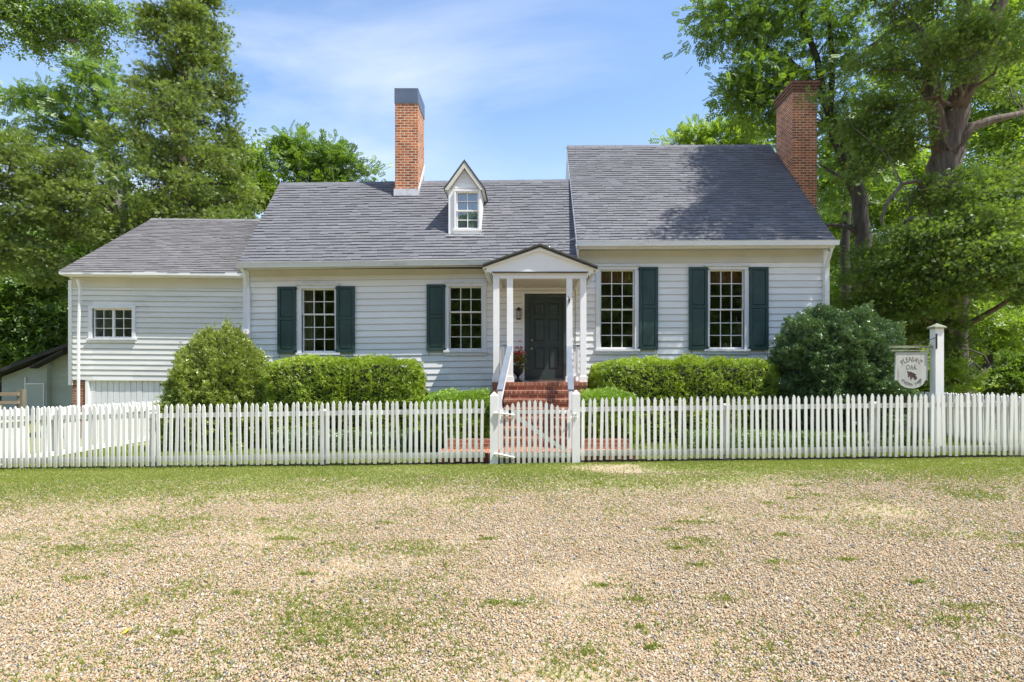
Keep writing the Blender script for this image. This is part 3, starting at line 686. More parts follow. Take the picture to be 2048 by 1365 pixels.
# ---- front door
x0, x1, z0, z1 = DO
mb = MB(); fr = .10
mb.box(x0, x0+fr, YW-.03, YW+.13, z0, z1); mb.box(x1-fr, x1, YW-.03, YW+.13, z0, z1); mb.box(x0+fr, x1-fr, YW-.029, YW+.13, z1-fr, z1)
mb.box(x0+fr, x0+fr+.03, YW+.03, YW+.13, z0, z1-fr); mb.box(x0+fr, x1-fr, YW-.06, YW+.10, z0, z0+.05)
dr = mb.build('front_door', M['door'], house)
mb = MB(); xa, xb = x0+fr+.03, x1-fr; y = YW+.06; zb, zt = z0+.05, z1-fr; w_ = xb-xa
cols_ = [(xa+.11, xa+w_/2-.05), (xa+w_/2+.05, xb-.11)]; rows_ = [(zb+.22, zb+.78), (zb+.93, zb+1.50), (zb+1.60, zt-.12)]
mb.box(xa, xb, y+.028, y+.055, zb, zt)
mb.box(xa, xa+.11, y, y+.027, zb, zt); mb.box(xb-.11, xb, y, y+.027, zb, zt); mb.box(xa+w_/2-.05, xa+w_/2+.05, y, y+.027, zb, zt)
for a, b_ in ((zb, rows_[0][0]), (rows_[0][1], rows_[1][0]), (rows_[1][1], rows_[2][0]), (rows_[2][1], zt)):
    for c0, c1 in cols_: mb.box(c0, c1, y, y+.027, a, b_)
for c0, c1 in cols_:
    for a, b_ in rows_:
        i = .05; o4 = [(c0+.012, a+.012), (c1-.012, a+.012), (c1-.012, b_-.012), (c0+.012, b_-.012)]; i4 = [(c0+i, a+i), (c1-i, a+i), (c1-i, b_-i), (c0+i, b_-i)]
        for k in range(4): q = (k+1) % 4; mb.face([(o4[k][0], y+.027, o4[k][1]), (o4[q][0], y+.027, o4[q][1]), (i4[q][0], y+.008, i4[q][1]), (i4[k][0], y+.008, i4[k][1])])
        mb.face([(p[0], y+.008, p[1]) for p in i4])
mb.build('door_leaf', M['door'], dr)
for zz_, nm in ((zb+.95, 'deadbolt'), (zb+.74, 'door_knob')):
    mb = MB(); mb.tube([(xa+.05, y+.0, zz_), (xa+.05, y-.05, zz_)], [.014, .028], 10); mb.build(nm, M['brass'], dr)
mb = MB(); mb.box(x0-.05, x0-.003, YW-.035, YW, z0, z1+.05); mb.box(x0-.05, x1+.05, YW-.036, YW, z1+.002, z1+.05); mb.build('door_trim', M['trim'], dr)
# ---- dormer
YD = 14.73; dx0, dx1 = PX(897, YD), PX(962, YD); dzb, dze, dza = PZ(471, YD), PZ(379, YD), PZ(330, YD); dxm = (dx0+dx1)/2
DW = (PX(912.5, YD), PX(957.5, YD), PZ(459, YD), PZ(384, YD))
mb = MB(); Yb = 15.9
for x, th in ((dx0, .05), (dx1-.05, .05)): mb.prism([(x, YD+.05, dzb), (x, Yb, dze), (x, YD+.05, dze)], (th, 0, 0))
mb.box(dx0, DW[0]-.0, YD, YD+.05, dzb, dze); mb.box(DW[1], dx1, YD, YD+.05, dzb, dze); mb.box(DW[0], DW[1], YD, YD+.05, dzb, DW[2]); mb.box(DW[0], DW[1], YD, YD+.05, DW[3], dze)
mb.prism([(dx0, YD+.02, dze+.002), (dx1, YD+.02, dze+.002), (dxm, YD+.02, dza-.04)], (0, .05, 0))
dm = mb.build('dormer', M['trim'], house)
mb = MB()
for k in range(5):
    za = dze+.03+.14*k; zb_ = za+.14; f = lambda z: (dxm-dx0-.06)*(1-(z-dze)/(dza-.06-dze))
    if f(za) > .03: a, b_ = f(za), max(.01, f(zb_)); mb.prism([(dxm-a, YD+.0, za), (dxm+a, YD+.0, za), (dxm+b_, YD+.013, zb_), (dxm-b_, YD+.013, zb_)], (0, .012, 0))
mb.build('pediment', M['siding'], dm)
mb = MB(); ov = .09
for s in (-1, 1):
    a = (dxm, YD-.10, dza+.045); e = (dxm+s*((dx1-dx0)/2+ov), YD-.10, dze-.03)
    ln = math.hypot(e[0]-a[0], e[2]-a[2]); nx_, nz_ = s*(a[2]-e[2])/ln, abs(e[0]-a[0])/ln
    q = [a, e, (e[0]+nx_*.035, e[1], e[2]+nz_*.035), (a[0], a[1], a[2]+.06)]
    mb.prism(q, (0, 1.75, 0))
mb.build('dormer_roof', M['edge'], dm)
mb = MB()
for s in (-1, 1):
    a = (dxm, dza+.04); e = (dxm+s*((dx1-dx0)/2+ov-.005), dze-.035)
    mb.prism([(a[0], YD-.09, a[1]), (e[0], YD-.09, e[1]), (e[0]-s*.09, YD-.09, e[1]-.01), (a[0], YD-.09, a[1]-.15)], (0, .03, 0))
    mb.prism([(e[0], YD-.06, e[1]), (e[0]-s*.07, YD-.06, e[1]-.01), (e[0]-s*.07, YD-.06, e[1]+.05)], (0, 1.0, 0))
mb.build('rake_trim', M['soffit'], dm)
window(DW, YD, 2, 4, 2, cw=.045, cm='trim', sashm='trim', head=False, cur='blind')
mb = MB(); mb.box(dx0-.06, dx1+.06, YD-.10, YD, dzb-.05, dzb-.015); mb.box(dx0, dx1, YD-.03, YD, dzb-.012, dzb+.03); mb.build('dormer_flashing', M['flash'], dm)
# ---- chimneys
c0, c1, cy0, cy1 = CHM; ct = PZ(177, 15.92); cb = PZ(207.5, 15.92)
mb = MB(); mb.box(c0, c1, cy0, cy1, 5.2, cb); ch = mb.build('chimney', M['brick_chimney'], house)
ch['label'] = 'narrow brick chimney with a grey sheet metal cap'
mb = MB(); mb.box(c0-.015, c1+.015, cy0-.015, cy1+.015, cb, ct); mb.box(c0+.2, c1-.12, cy0+.2, cy1-.2, ct, ct+.05); mb.build('metal_cap', M['metal'], ch, bevel=.008)
zf = PZ(391, 15.92)
mb = MB(); mb.box(c0-.03, c1+.03, cy0-.03, cy0-.002, zf-.02, zf+.17); mb.prism([(c1+.002, cy0-.02, zf-.05), (c1+.002, cy1, zf+1.0), (c1+.002, cy1, zf+1.2), (c1+.002, cy0-.02, zf+.12)], (.02, 0, 0)); mb.prism([(c0-.002, cy0-.02, zf-.05), (c0-.002, cy1, zf+1.0), (c0-.002, cy1, zf+1.2), (c0-.002, cy0-.02, zf+.12)], (-.02, 0, 0))
mb.build('chimney_flashing', M['flash'], ch)
q0, q1, qy0, qy1 = 7.55, 8.23, 16.35, 17.45
zt = PZ(163, 16.35)
mb = MB(); mb.box(q0, q1, qy0, qy1, -.1, zt-.32); ch2 = mb.build('chimney', M['brick_chimney'], house)
ch2['label'] = 'wide brick end chimney with a corbelled dark brick top'
mb = MB()
for k in range(4):
    e = (.0, .02, .045, .07)[k]; mb.box(q0-e, q1+e, qy0-e, qy1+e, zt-.32+.08*k+.0005, zt-.32+.08*(k+1))
mb.prism([(q0, qy0, zt), (q1, qy0, zt), (q1-.1, qy0+.15, zt+.09), (q0+.1, qy0+.15, zt+.09)], (0, qy1-qy0-.1, 0))
mb.build('corbel_cap', M['brick_cap'], ch2)
# ---- porch
YP = 12.78; s_ = F/YP
porch = MB()
px = lambda p: PX(p, YP); pz = lambda p: PZ(p, YP)
ptop = pz(557)
porch.box(px(986), px(1173), YP, YP+.13, ptop, pz(546.5)); porch.box(px(986), px(998.5), YP+.13, YW-.03, ptop, pz(546.5)); porch.box(px(1160.5), px(1173), YP+.13, YW-.03, ptop, pz(546.5))
po = porch.build('porch', M['trim'], house)
for a, b_ in ((986, 998.5), (1013.4, 1026), (1133, 1145), (1160.4, 1173)):
    mb = MB(); mb.box(px(a)+.002, px(b_)-.002, YP+.002, YP+.13, 1.46, ptop-.002); mb.box(px(a)-.02, px(b_)+.02, YP-.02, YP+.15, 1.447, 1.57)
    mb.build('post', M['trim'], po, bevel=.004)
apx, apz = px(1079.8), pz(494); ex0, ex1, ezl, ezr = px(966), px(1194), pz(534), pz(538)
mb = MB(); mb.prism([(px(970), YP-.05, pz(545)), (px(1190), YP-.05, pz(545)), (px(1190), YP-.05, pz(541)), (apx, YP-.05, apz-.02), (px(970), YP-.05, pz(537.5))], (0, .06, 0)); mb.build('pediment', M['trim'], po)
mb = MB(); mb.box(px(984), px(1176), YP-.07, YP-.0, pz(546.4), pz(544.8)); mb.build('drip_cap', M['edge'], po)
for (ex, ez) in ((ex0, ezl), (ex1, ezr)):
    mb = MB()
    for k, (u0, u1, yy) in enumerate(((.0, .035, YP-.16), (-.035, -.002, YP-.13))):
        mb.prism([(apx, yy, apz+u0), (ex, yy, ez+u0), (ex, yy, ez+u1), (apx, yy, apz+u1+.005)], (0, (YW+.15-yy) if k == 0 else .5, 0))
    mb.build('roof_slope', M['edge'], po)
for (ex, ez) in ((ex0, ezl), (ex1, ezr)):
    mb = MB(); mb.prism([(apx, YP-.10, apz-.037), (ex, YP-.10, ez-.037), (ex, YP-.10, ez-.06), (apx, YP-.10, apz-.10)], (0, .05, 0))
    s = 1 if ex > apx else -1
    for k in range(4): mb.prism([(ex-s*(.01+.055*k), YP-.05+.003*k, ez-.06-.012*k), (ex-s*(.07+.055*k), YP-.05+.003*k, ez-.03), (ex-s*(.07+.055*k), YP-.05+.003*k, ez-.10-.045*k)], (0, YW-YP, 0))
    mb.build('crown_moulding', M['trim'], po)
s = MB(); x = px(998.5)
while x < px(1160.5): s.box(x, min(x+.055, px(1160.5)), YP+.131, YW-.03, 3.80, 3.82); x += .065
s.box(px(998.5), px(1160.5), YP+.131, YW-.03, 3.821, 3.83); s.build('porch_ceiling', M['soffit'], po)
for a, b_ in ((998.5, 1013.4), (1145, 1160.4)):
    mb = MB(); mb.box(px(a), px(b_), YP+.04, YP+.09, 2.245, 2.28); mb.build('rail_cap', M['rail_grey'], po)
    mb = MB(); mb.box(px(a), px(b_), YP+.04, YP+.09, 1.58, 1.65); xm = (px(a)+px(b_))/2+.01; mb.box(xm-.02, xm+.02, YP+.045, YP+.085, 1.65, 2.245); mb.build('balustrade', M['trim'], po)
for xx in (px(1000), px(1159)):
    mb = MB(); mb.box(xx-.02, xx+.02, YP+.14, YW-.1, 2.24, 2.275); mb.box(xx-.015, xx+.015, YP+.14, YW-.1, 1.58, 1.64)
    for k in range(8): mb.box(xx-.015, xx+.015, YP+.25+.17*k, YP+.28+.17*k, 1.64, 2.24)
    mb.build('side_balustrade', M['trim'], po)
mb = MB(); mb.box(px(1138)-.01, px(1138)+.012, YP-.03, YP, pz(607), pz(597)); mb.tube([(px(1138), YP-.012, pz(597)), (px(1138)-.03, YP-.05, pz(594)), (px(1138)+.02, YP-.05, pz(600)), (px(1138), YP-.02, pz(606))], .009, 5); mb.build('hook', M['iron'], po)
mb = MB(); mb.tube([(apx+.02, YP+.3, apz-.0), P3(1100, 494, 13.2), P3(1152, 477, 14.0)], .009, 5); mb.build('stay_rod', M['metal'], po)
# lantern
lx, lz = PX(1037.5, YW), PZ(628, YW)
la = thing('wall_lantern', 'small black carriage lantern on the porch wall left of the front door', 'lantern', (lx, YW-.03, lz))
mb = MB(); mb.box(lx-.035, lx+.035, YW-.04, YW-.022, lz-.11, lz+.08); mb.tube([(lx, YW-.04, lz+.12), (lx, YW-.10, lz+.15), (lx, YW-.14, lz+.12)], .008, 6)
mb.lathe(lx, YW-.12, [(.012, lz+.15), (.05, lz+.12), (.075, lz+.085), (.06, lz+.08)][::-1], 6); mb.lathe(lx, YW-.12, [(.05, lz-.16), (.06, lz-.145), (.06, lz-.13)], 6)
for k in range(6): a = k*math.pi/3; mb.tube([(lx+.055*math.cos(a), YW-.12+.055*math.sin(a), lz-.14), (lx+.06*math.cos(a), YW-.12+.06*math.sin(a), lz+.09)], .006, 4)
mb.build('lantern_frame', M['iron'], la)
mb = MB(); mb.lathe(lx, YW-.12, [(.03, lz-.13), (.035, lz-.02), (.03, lz+.05)], 8); mb.build('lantern_glass', M['lamp'], la)
# floodlight
fx = PX(488, 14.3)
fl = thing('floodlight', 'white twin floodlight on the house corner above the big round shrub', 'floodlight', (fx, 14.32, PZ(662, 14.3)))
mb = MB()
for dx, dz in ((-.08, -.06), (.06, .02)):
    mb.tube([(fx+dx, 14.30, PZ(664, 14.3)+dz), (fx+dx*2.2, 14.16, PZ(666, 14.3)+dz)], [.035, .07], 12)
mb.tube([(fx, 14.34, PZ(660, 14.3)), (fx, 14.27, PZ(660, 14.3))], .05, 12); mb.build('lamp_heads', M['trim'], fl)

# =================================================================== steps, walk
steps = thing('brick_steps', 'flight of red brick steps climbing to the porch', 'steps', (.26, 12.0, .1))
sx0, sx1 = -.50, 1.02
mb = MB(); tb = MB()
lx0, lx1 = px(985.5), px(1173.8)
mb.box(lx0, lx1, 12.68, YW+.02, -.1, 1.44-.07); tb.box(lx0-.01, lx1+.01, 12.66, YW-.025, 1.371, 1.445)
mb.build('landing_base', M['brick_step'], steps); tb.build('landing_top', M['brick_tread'], steps)
for k in range(1, 7):
    z = 1.44-.18*k; yf = 12.68-.25*k
    mb = MB(); mb.box(sx0, sx1, yf+.01, yf+.26, -.05, z-.06); r_ = mb.build('riser', M['brick_step'], steps)
    mb = MB()
    x = sx0-.005
    while x < sx1: mb.box(x, min(x+.10, sx1+.005)-.006, yf-.012+random.uniform(0, .006), yf+.262, z-.058, z+random.uniform(-.003, .003)); x += .105
    mb.build('tread', M['brick_tread'], steps)
def handrail(xa, xb, lbl):
    h = thing('handrail', lbl, 'handrail', (xb, 10.95, .18), 'handrails of the brick steps')
    ya, yb, za, zb = 12.74, 10.98, 2.22, 1.30
    mb = MB(); w = .058
    mb.hexa([(xb-w, yb, zb-.02), (xb+w, yb, zb-.02), (xa+w, ya, za-.02), (xa-w, ya, za-.02), (xb-w, yb, zb+.02), (xb+w, yb, zb+.02), (xa+w, ya, za+.02), (xa-w, ya, za+.02)])
    mb.build('rail_top', M['rail_grey'], h, bevel=.005)
    mb = MB(); o = .0
    mb.hexa([(xb+.0, yb, zb-.26), (xb+.03, yb, zb-.26), (xa+.03, ya, za-.26), (xa, ya, za-.26), (xb, yb, zb-.025), (xb+.03, yb, zb-.025), (xa+.03, ya, za-.025), (xa, ya, za-.025)])
    mb.build('rail_board', M['trim'], h)
    mb = MB(); mb.box(xb-.04, xb+.04, yb-.005, yb+.08, .18, zb-.025); mb.build('newel_post', M['trim'], h)
handrail(-.40, -.53, 'grey topped handrail on the left side of the brick steps'); handrail(.92, .83, 'grey topped handrail on the right side of the brick steps')
mb = MB(); mb.box(-1.62, 1.95, 10.38, 11.2, -.05, .184); mb.build('path', M['paver'], None); tag(bpy.data.objects['path'], kind='structure')
for (a, b_, lab) in ((-1.55, -.56, 'low brick planter wall left of the steps'), (1.06, 1.93, 'low brick planter wall right of the steps')):
    mb = MB(); mb.box(a, b_, 10.98, 11.12, .0, .37); o = mb.build('planter_wall', M['brick'], None); tag(o, lab, 'planter wall', 'brick planter walls beside the steps')
# urn
ux, uy = PX(1036, 13.9), 13.9
ur = thing('flower_urn', 'dark cast iron urn of red flowers on the porch beside the door', 'urn', (ux, uy, 1.445))
mb = MB(); mb.lathe(ux, uy, [(.10, 1.446), (.10, 1.47), (.06, 1.49), (.035, 1.53), (.035, 1.58), (.07, 1.62), (.12, 1.68), (.13, 1.78), (.15, 1.82), (.165, 1.85), (.14, 1.85), (.12, 1.80)], 20); mb.build('urn_body', M['urn'], ur, smooth=True)
n = 160; Pn = np.array([ux, uy, 2.0])+RNG.normal(size=(n, 3))*np.array([.10, .10, .10]); Dn = Pn-np.array([ux, uy, 1.8]); scatter('leaves', T_TRI, Pn, Dn, .07*np.ones(n), L['under'], ur)
n = 110; Pn = np.array([ux-.02, uy-.04, 2.10])+RNG.normal(size=(n, 3))*np.array([.09, .07, .09]); Dn = Pn-np.array([ux, uy, 1.9]); o = scatter('flowers', T_TRI, Pn, Dn, .055*np.ones(n), M['petal'], ur); tag(o, kind='stuff')

# =================================================================== fences
def picket_mesh(h, w=.056, th=.02, pt=.05, rnd_=True):
    mb = MB(); hw = w/2
    if pt > .03: poly = [(-hw, 0, 0), (hw, 0, 0), (hw, 0, h-pt), (hw*.35, 0, h-.008), (0, 0, h), (-hw*.35, 0, h-.008), (-hw, 0, h-pt)]
    else: poly = [(-hw, 0, 0), (hw, 0, 0), (hw, 0, h-.028), (hw*.7, 0, h-.008), (0, 0, h), (-hw*.7, 0, h-.008), (-hw, 0, h-.028)]
    mb.prism(poly, (0, th, 0)); return mb
def fence(name, label, A, B, zt, step, m, rails=((.92, 1.0), (.13, .23)), h=1.10, posts=(), pt=.05, w=.053, face=-1, zb=.06, jit=.008, grp='white picket fences', skip=None, cat='fence', top=None):
    A, B = Vector((A[0], A[1], 0)), Vector((B[0], B[1], 0)); L_ = (B-A).length; d = (B-A)/L_; ang = math.atan2(d.y, d.x); nrm = Vector((-d.y, d.x, 0))*(-face)
    base = (A.x, A.y, float(gz(A.x, A.y)))
    root = thing(name, label, cat, base, grp)
    n = int(L_/step); srcs = []
    for q in range(4):
        o = picket_mesh(h+random.uniform(-.008, .008), w*random.uniform(.95, 1.06), .02, pt); o.r = [random.random()]*len(o.r)
        ob = o.build('picket', m, root, loc=(0, 0, 0)); ob.name = 'picket'; srcs.append(ob)
    for k in range(n):
        s = (k+.5)*L_/n; p = A+d*s; z = (top(p.x, p.y)-h if top else float(gz(p.x, p.y))+zb)+random.uniform(-jit, jit)*1.4
        if k < 4: ob = srcs[k]
        else: ob = srcs[random.randrange(4)].copy(); COL.objects.link(ob); ob.parent = root
        ob.location = (p.x-base[0]+random.uniform(-.004, .004), p.y-base[1], z-base[2]); ob.rotation_euler = (random.uniform(-.006, .006), random.gauss(0, .011), ang+random.uniform(-.04, .04))
    zg = lambda p: (top(p.x, p.y)-h-zb if top else float(gz(p.x, p.y)))
    for a, b_ in rails:
        mb = MB(); pa, pb = A+nrm*.024, B+nrm*.024; qa, qb = pa+nrm*.04, pb+nrm*.04
        if face > 0: pa, qa, pb, qb = qa, pa, qb, pb
        mb.hexa([(pa.x, pa.y, zg(A)+a), (pb.x, pb.y, zg(B)+a), (qb.x, qb.y, zg(B)+a), (qa.x, qa.y, zg(A)+a), (pa.x, pa.y, zg(A)+b_), (pb.x, pb.y, zg(B)+b_), (qb.x, qb.y, zg(B)+b_), (qa.x, qa.y, zg(A)+b_)])
        mb.build('rail', m, root)
    for s in posts:
        p = A+d*s+nrm*.072; mb = MB(); c = .055; e = d*c; f = nrm*c
        P_ = [p-e-f*0+Vector((0, 0, 0)), p+e, p+e+nrm*.1, p-e+nrm*.1]
        if face > 0: P_ = P_[::-1]
        zz0 = zg(p)-.1; mb.hexa([(v.x, v.y, zz0) for v in P_]+[(v.x, v.y, zg(p)+1.03) for v in P_]); mb.build('post', m, root)
    return root
FA, FB, FC, FD = (-9.9, 10.47), (-.76, 10.2), (.93, 10.2), (8.95, 10.2)
def ppos(pxs, A, Y): return [PX(q, Y)-A for q in pxs]
fence('picket_fence', 'long white picket fence run left of the gate, in front of the hedge', FA, FB, 0, .1055, M['fence'], posts=[x-FA[0] for x in (PX(301, 10.4), PX(643, 10.3))], h=1.105)
fence('picket_fence', 'white picket fence run right of the gate, in front of the boxwood and sign post', FC, FD, 0, .1065, M['fence'], posts=[x-FC[0] for x in (PX(1455, 10.25), PX(1752, 10.25))], h=1.105)
fence('picket_fence', 'white picket fence running back from the front fence at the far left', (-9.98, 10.5), (-10.02, 15.85), 0, .118, M['fence_bright'], posts=[1.6, 3.4, 5.25], face=1, h=1.10, pt=.02, w=.065, top=lambda x, y: .93)
fence('picket_fence', 'greyish picket fence running back behind the sign post at the right', (9.0, 10.5), (10.15, 15.6), 0, .105, M['fence'], posts=[1.6, 3.4], face=1, h=1.08, pt=.02, top=lambda x, y: 1.205)
# far weathered fence
fence('weathered_fence', 'dark weathered picket fence in shade behind the sign post', (PX(1890, 19), 19), (PX(2100, 19), 19.4), 0, .145, M['wood_old'], rails=((1.1, 1.18), (.3, .4)), h=1.42, pt=.05, w=.085, grp=None)
wp = thing('fence_post', 'weathered wooden post with a pointed finial behind the picket fence', 'fence post', (PX(1925, 18.8), 18.8, 0))
mb = MB(); a = PX(1925, 18.8); mb.box(a-.09, a+.09, 18.7, 18.88, 0, 1.62); mb.lathe(a, 18.79, [(.12, 1.62), (.12, 1.66), (.05, 1.68), (.09, 1.76), (.07, 1.84), (.015, 1.92)], 10); mb.build('post_body', M['wood_old'], wp)
# rail fence far left
rf = thing('rail_fence', 'brown wooden rail fence with a dark post in front of the shed', 'fence', (PX(42, 18), 18, 0))
mb = MB(); a = PX(42, 18); mb.box(a-.09, a+.09, 17.95, 18.1, -.1, 1.2); mb.build('post', M['wood_old'], rf)
for y0_, y1_ in ((785, 792), (802, 808)):
    mb = MB(); mb.hexa([(a-3, 17.9, PZ(y1_+1, 18)), (a, 17.9, PZ(y1_, 18)), (a, 17.95, PZ(y1_, 18)), (a-3, 17.95, PZ(y1_+1, 18)), (a-3, 17.9, PZ(y0_+1, 18)), (a, 17.9, PZ(y0_, 18)), (a, 17.95, PZ(y0_, 18)), (a-3, 17.95, PZ(y0_+1, 18))]); mb.build('rail', M['wood_rail'], rf)
# gate posts
for (a, b_, y0_, lab) in ((980, 996, 783.5, 'pointed white gate post with the hinges, left of the gate'), (1144.5, 1160.5, 780, 'pointed white gate post with the latch, right of the gate')):
    Y = 10.15; x0, x1 = PX(a, Y), PX(b_, Y); zt = PZ(y0_, Y); zs = zt-.075; xm = (x0+x1)/2; ym = Y+.07
    mb = MB(); mb.box(x0, x1, Y, Y+.14, -.1, zs); i = len(mb.v)
    for q in (((x0, Y), (x1, Y)), ((x1, Y), (x1, Y+.14)), ((x1, Y+.14), (x0, Y+.14)), ((x0, Y+.14), (x0, Y))): mb.face([(*q[0], zs), (*q[1], zs), (xm, ym, zt)], .5)
    g_ = mb.build('gate_post', M['fence_bright'], None, loc=(xm, ym, 0)); tag(g_, lab, 'gate post', 'gate posts')
# gate
gt = thing('picket_gate', 'white picket gate with an arched top and diagonal brace before the steps', 'gate', (PX(998, 10.15), 10.15, 0))
gx0, gx1 = PX(997.5, 10.15), PX(1143, 10.15); n = 13; src = None
for k in range(n):
    f = (k+.5)/n; x = gx0+(gx1-gx0)*f; zt = PZ(815.5-16*math.sin(math.pi*min(1, (f*1.02+.02)))**1.3+3*(f-.3), 10.15); zb = .02+.012*math.sin(k)
    mb = picket_mesh(zt-zb, .058, .02, .045); mb.v = [(v[0]+x, v[1]+10.15, v[2]+zb) for v in mb.v]; mb.build('picket', M['fence'], gt, loc=(x, 10.15, zb))
for a, b_ in ((.90, .965), (.12, .21)):
    mb = MB(); mb.box(gx0, gx1, 10.171, 10.205, a, b_); mb.build('rail', M['fence'], gt)
mb = MB(); p0 = (PX(1015, 10.19), PZ(826, 10.19)); p1 = (PX(1132, 10.19), PZ(908, 10.19))
mb.prism([(p0[0], 10.171, p0[1]), (p1[0], 10.171, p1[1]), (p1[0], 10.171, p1[1]+.085), (p0[0], 10.171, p0[1]+.085)], (0, .03, 0)); mb.build('brace', M['fence_bright'], gt)
for zc, dz in ((PZ(827, 10.12), -.03), (PZ(909, 10.12), -.06)):
    mb = MB(); xa = PX(988, 10.12); mb.tube([(xa, 10.135, zc), (xa+.09, 10.12, zc), (xa+.37, 10.135, zc+dz)], [.016, .02, .009], 6); mb.build('hinge', M['fence_bright'], gt)
mb = MB(); mb.tube([(PX(999, 10.1), 10.12, .80), (PX(999, 10.1), 10.12, .98)], .018, 8); mb.build('hinge', M['fence_bright'], gt)
mb = MB(); cx0 = PX(1150, 10.1)
for k in range(26): a = random.uniform(0, 6.3); r_ = random.uniform(.01, .05); q = (cx0+r_*math.cos(a), 10.10+random.uniform(0, .04), .86+r_*math.sin(a)*1.4); mb.tube([q, (q[0]+random.uniform(-.04, .04), q[1]-.01, q[2]+random.uniform(-.05, .05))], .008, 5)
mb.tube([(cx0-.01, 10.12, .82), (cx0-.03, 10.12, .70), (cx0-.045, 10.13, .58)], .008, 5); mb.build('latch_chain', M['fence_bright'], gt)

# =================================================================== sign
YS = 11.3; sa, sb = PX(1871, YS), PX(1888, YS)
sgp = thing('sign_post', 'tall square white post with a pyramid cap holding the hanging sign', 'sign post', ((sa+sb)/2, YS+.08, 0))
mb = MB(); zt = PZ(657, YS); mb.box(sa, sb, YS, YS+.165, -.1, zt); mb.build('post_shaft', M['trim'], sgp, bevel=.004)
mb = MB(); e = .035; mb.box(sa-e, sb+e, YS-e, YS+.165+e, zt+.001, zt+.03); cc_ = ((sa+sb)/2, YS+.08, PZ(646, YS)); zc = zt+.03
cr = [(sa-e, YS-e, zc), (sb+e, YS-e, zc), (sb+e, YS+.165+e, zc), (sa-e, YS+.165+e, zc)]
for k in range(4): mb.face([cr[k], cr[(k+1) % 4], cc_])
mb.build('post_cap', M['lichen'], sgp)
yb = YS+.08; bx0 = PX(1777, yb); bz = PZ(694, yb)
mb = MB(); mb.box(bx0, sa-.0, yb-.02, yb+.02, bz-.025, bz+.02); mb.build('arm', M['lichen'], sgp)
mb = MB(); mb.tube([(PX(1827, yb), yb, bz+.02), (sa+.02, YS-.01, PZ(675, YS))], .008, 6); mb.box(sa+.0, sa+.03, YS-.012, YS-.002, PZ(698, YS), PZ(668, YS)); mb.build('bracket', M['iron'], sgp)
sg = thing('hanging_sign', 'weathered shield shaped hanging sign reading PLEASANT OAK', 'sign', (PX(1823, yb), yb, PZ(778, yb)))
s_ = F/yb; u = lambda a: (a)/13.65/s_          # offsets measured on the board
bxc = PX(1770, yb); bzt = PZ(690, yb)
def SP(a, b_): return (bxc+u(a), bzt-u(b_))
mb = MB(); pts = [SP(285, 205), SP(1150, 205), SP(1150, 975), SP(1075, 975)]
for k in range(1, 18): a = math.pi*k/18; pts.append(SP(715+360*math.cos(a), 960+235*math.sin(a)))
pts += [SP(355, 975), SP(255, 975)]
pts = [(p[0], yb-.018, p[1]) for p in pts]; mb.prism(pts[::-1], (0, .036, 0)); mb.build('board', M['sign'], sg, bevel=.003)
mb = MB(); a, b_ = SP(140, 180), SP(1230, 140); mb.box(a[0], b_[0]-.005, yb-.035, yb+.035, a[1], b_[1]); mb.build('cap_strip', M['lichen'], sg)
mb = MB()
for q in (420, 1000): p = SP(q, 140); mb.tube([(p[0], yb, p[1]), (p[0], yb, bz-.02)], .006, 5)
mb.build('hook', M['iron'], sg)
def letters(txt, place, size, m, serif=.16, ratio=.85):
    base = []
    for i, chx in enumerate(txt):
        if chx == ' ': continue
        cu = bpy.data.curves.new('t', 'FONT'); cu.body = chx; cu.size = size; cu.align_x = 'CENTER'; cu.extrude = .0015; cu.offset = -.002*size/.08
        ob = bpy.data.objects.new('t', cu); COL.objects.link(ob); dg = bpy.context.evaluated_depsgraph_get(); me = bpy.data.meshes.new_from_object(ob.evaluated_get(dg))
        (cx, cz), ang = place(i); ca, sa_ = math.cos(ang), math.sin(ang)
        vs = [v.co.copy() for v in me.vertices]; fs = [tuple(p.vertices) for p in me.polygons]
        X = [v.x for v in vs]; hh = size*.69
        off = len(base_mb.v)
        def T_(x, y, d): x *= ratio; return (cx+x*ca-y*sa_, yb-.0195+d, cz+x*sa_+y*ca)
        base_mb.v += [T_(v.x, v.y, -v.z) for v in vs]; base_mb.f += [tuple(q+off for q in f) for f in fs]; base_mb.r += [.5]*len(fs)
        feet = {'P': [(-.19, 0)], 'L': [(-.15, 0), (-.15, 1)], 'E': [(-.17, 0), (-.17, 1)], 'A': [(-.26, 0), (.26, 0)], 'N': [(-.22, 0), (-.22, 1), (.22, 1)], 'T': [(0, 0)], 'K': [(-.2, 0), (-.2, 1), (.2, 0), (.18, 1)], 'R': [(-.2, 0), (.2, 0)], 'M': [(-.27, 0), (.27, 0)], 'F': [(-.17, 0)]}.get(chx, [])
        for fx_, up_ in feet:
            yy = hh if up_ else 0; q = [(fx_*size-.075*size, yy-.018*size), (fx_*size+.075*size, yy-.018*size), (fx_*size+.075*size, yy+.018*size), (fx_*size-.075*size, yy+.018*size)]
            base_mb.face([T_(a_, b2, -.0035) for a_, b2 in q], .5)
        bpy.data.objects.remove(ob); bpy.data.curves.remove(cu); bpy.data.meshes.remove(me)
base_mb = MB(); c0_ = SP(705, 800)
def arc_top(i, n=8, R_=u(345)): a = R(128-(128-52)*i/(n-1)); return (c0_[0]+R_*math.cos(a), c0_[1]+R_*math.sin(a)), a-math.pi/2
letters('PLEASANT', arc_top, u(185), M['letter'], ratio=.8)
def flat(i): p = SP(612+100*i, 675); return p, 0
letters('OAK', flat, u(190), M['letter'], ratio=.72)
c1_ = SP(712, 805)
def arc_bot(i, n=11, R_=u(310)): a = R(215+(325-215)*i/(n-1)); return (c1_[0]+R_*math.cos(a)*1.05, c1_[1]+R_*math.sin(a)), a+math.pi/2
letters('ANGORA FARM', arc_bot, u(105), M['letter'])
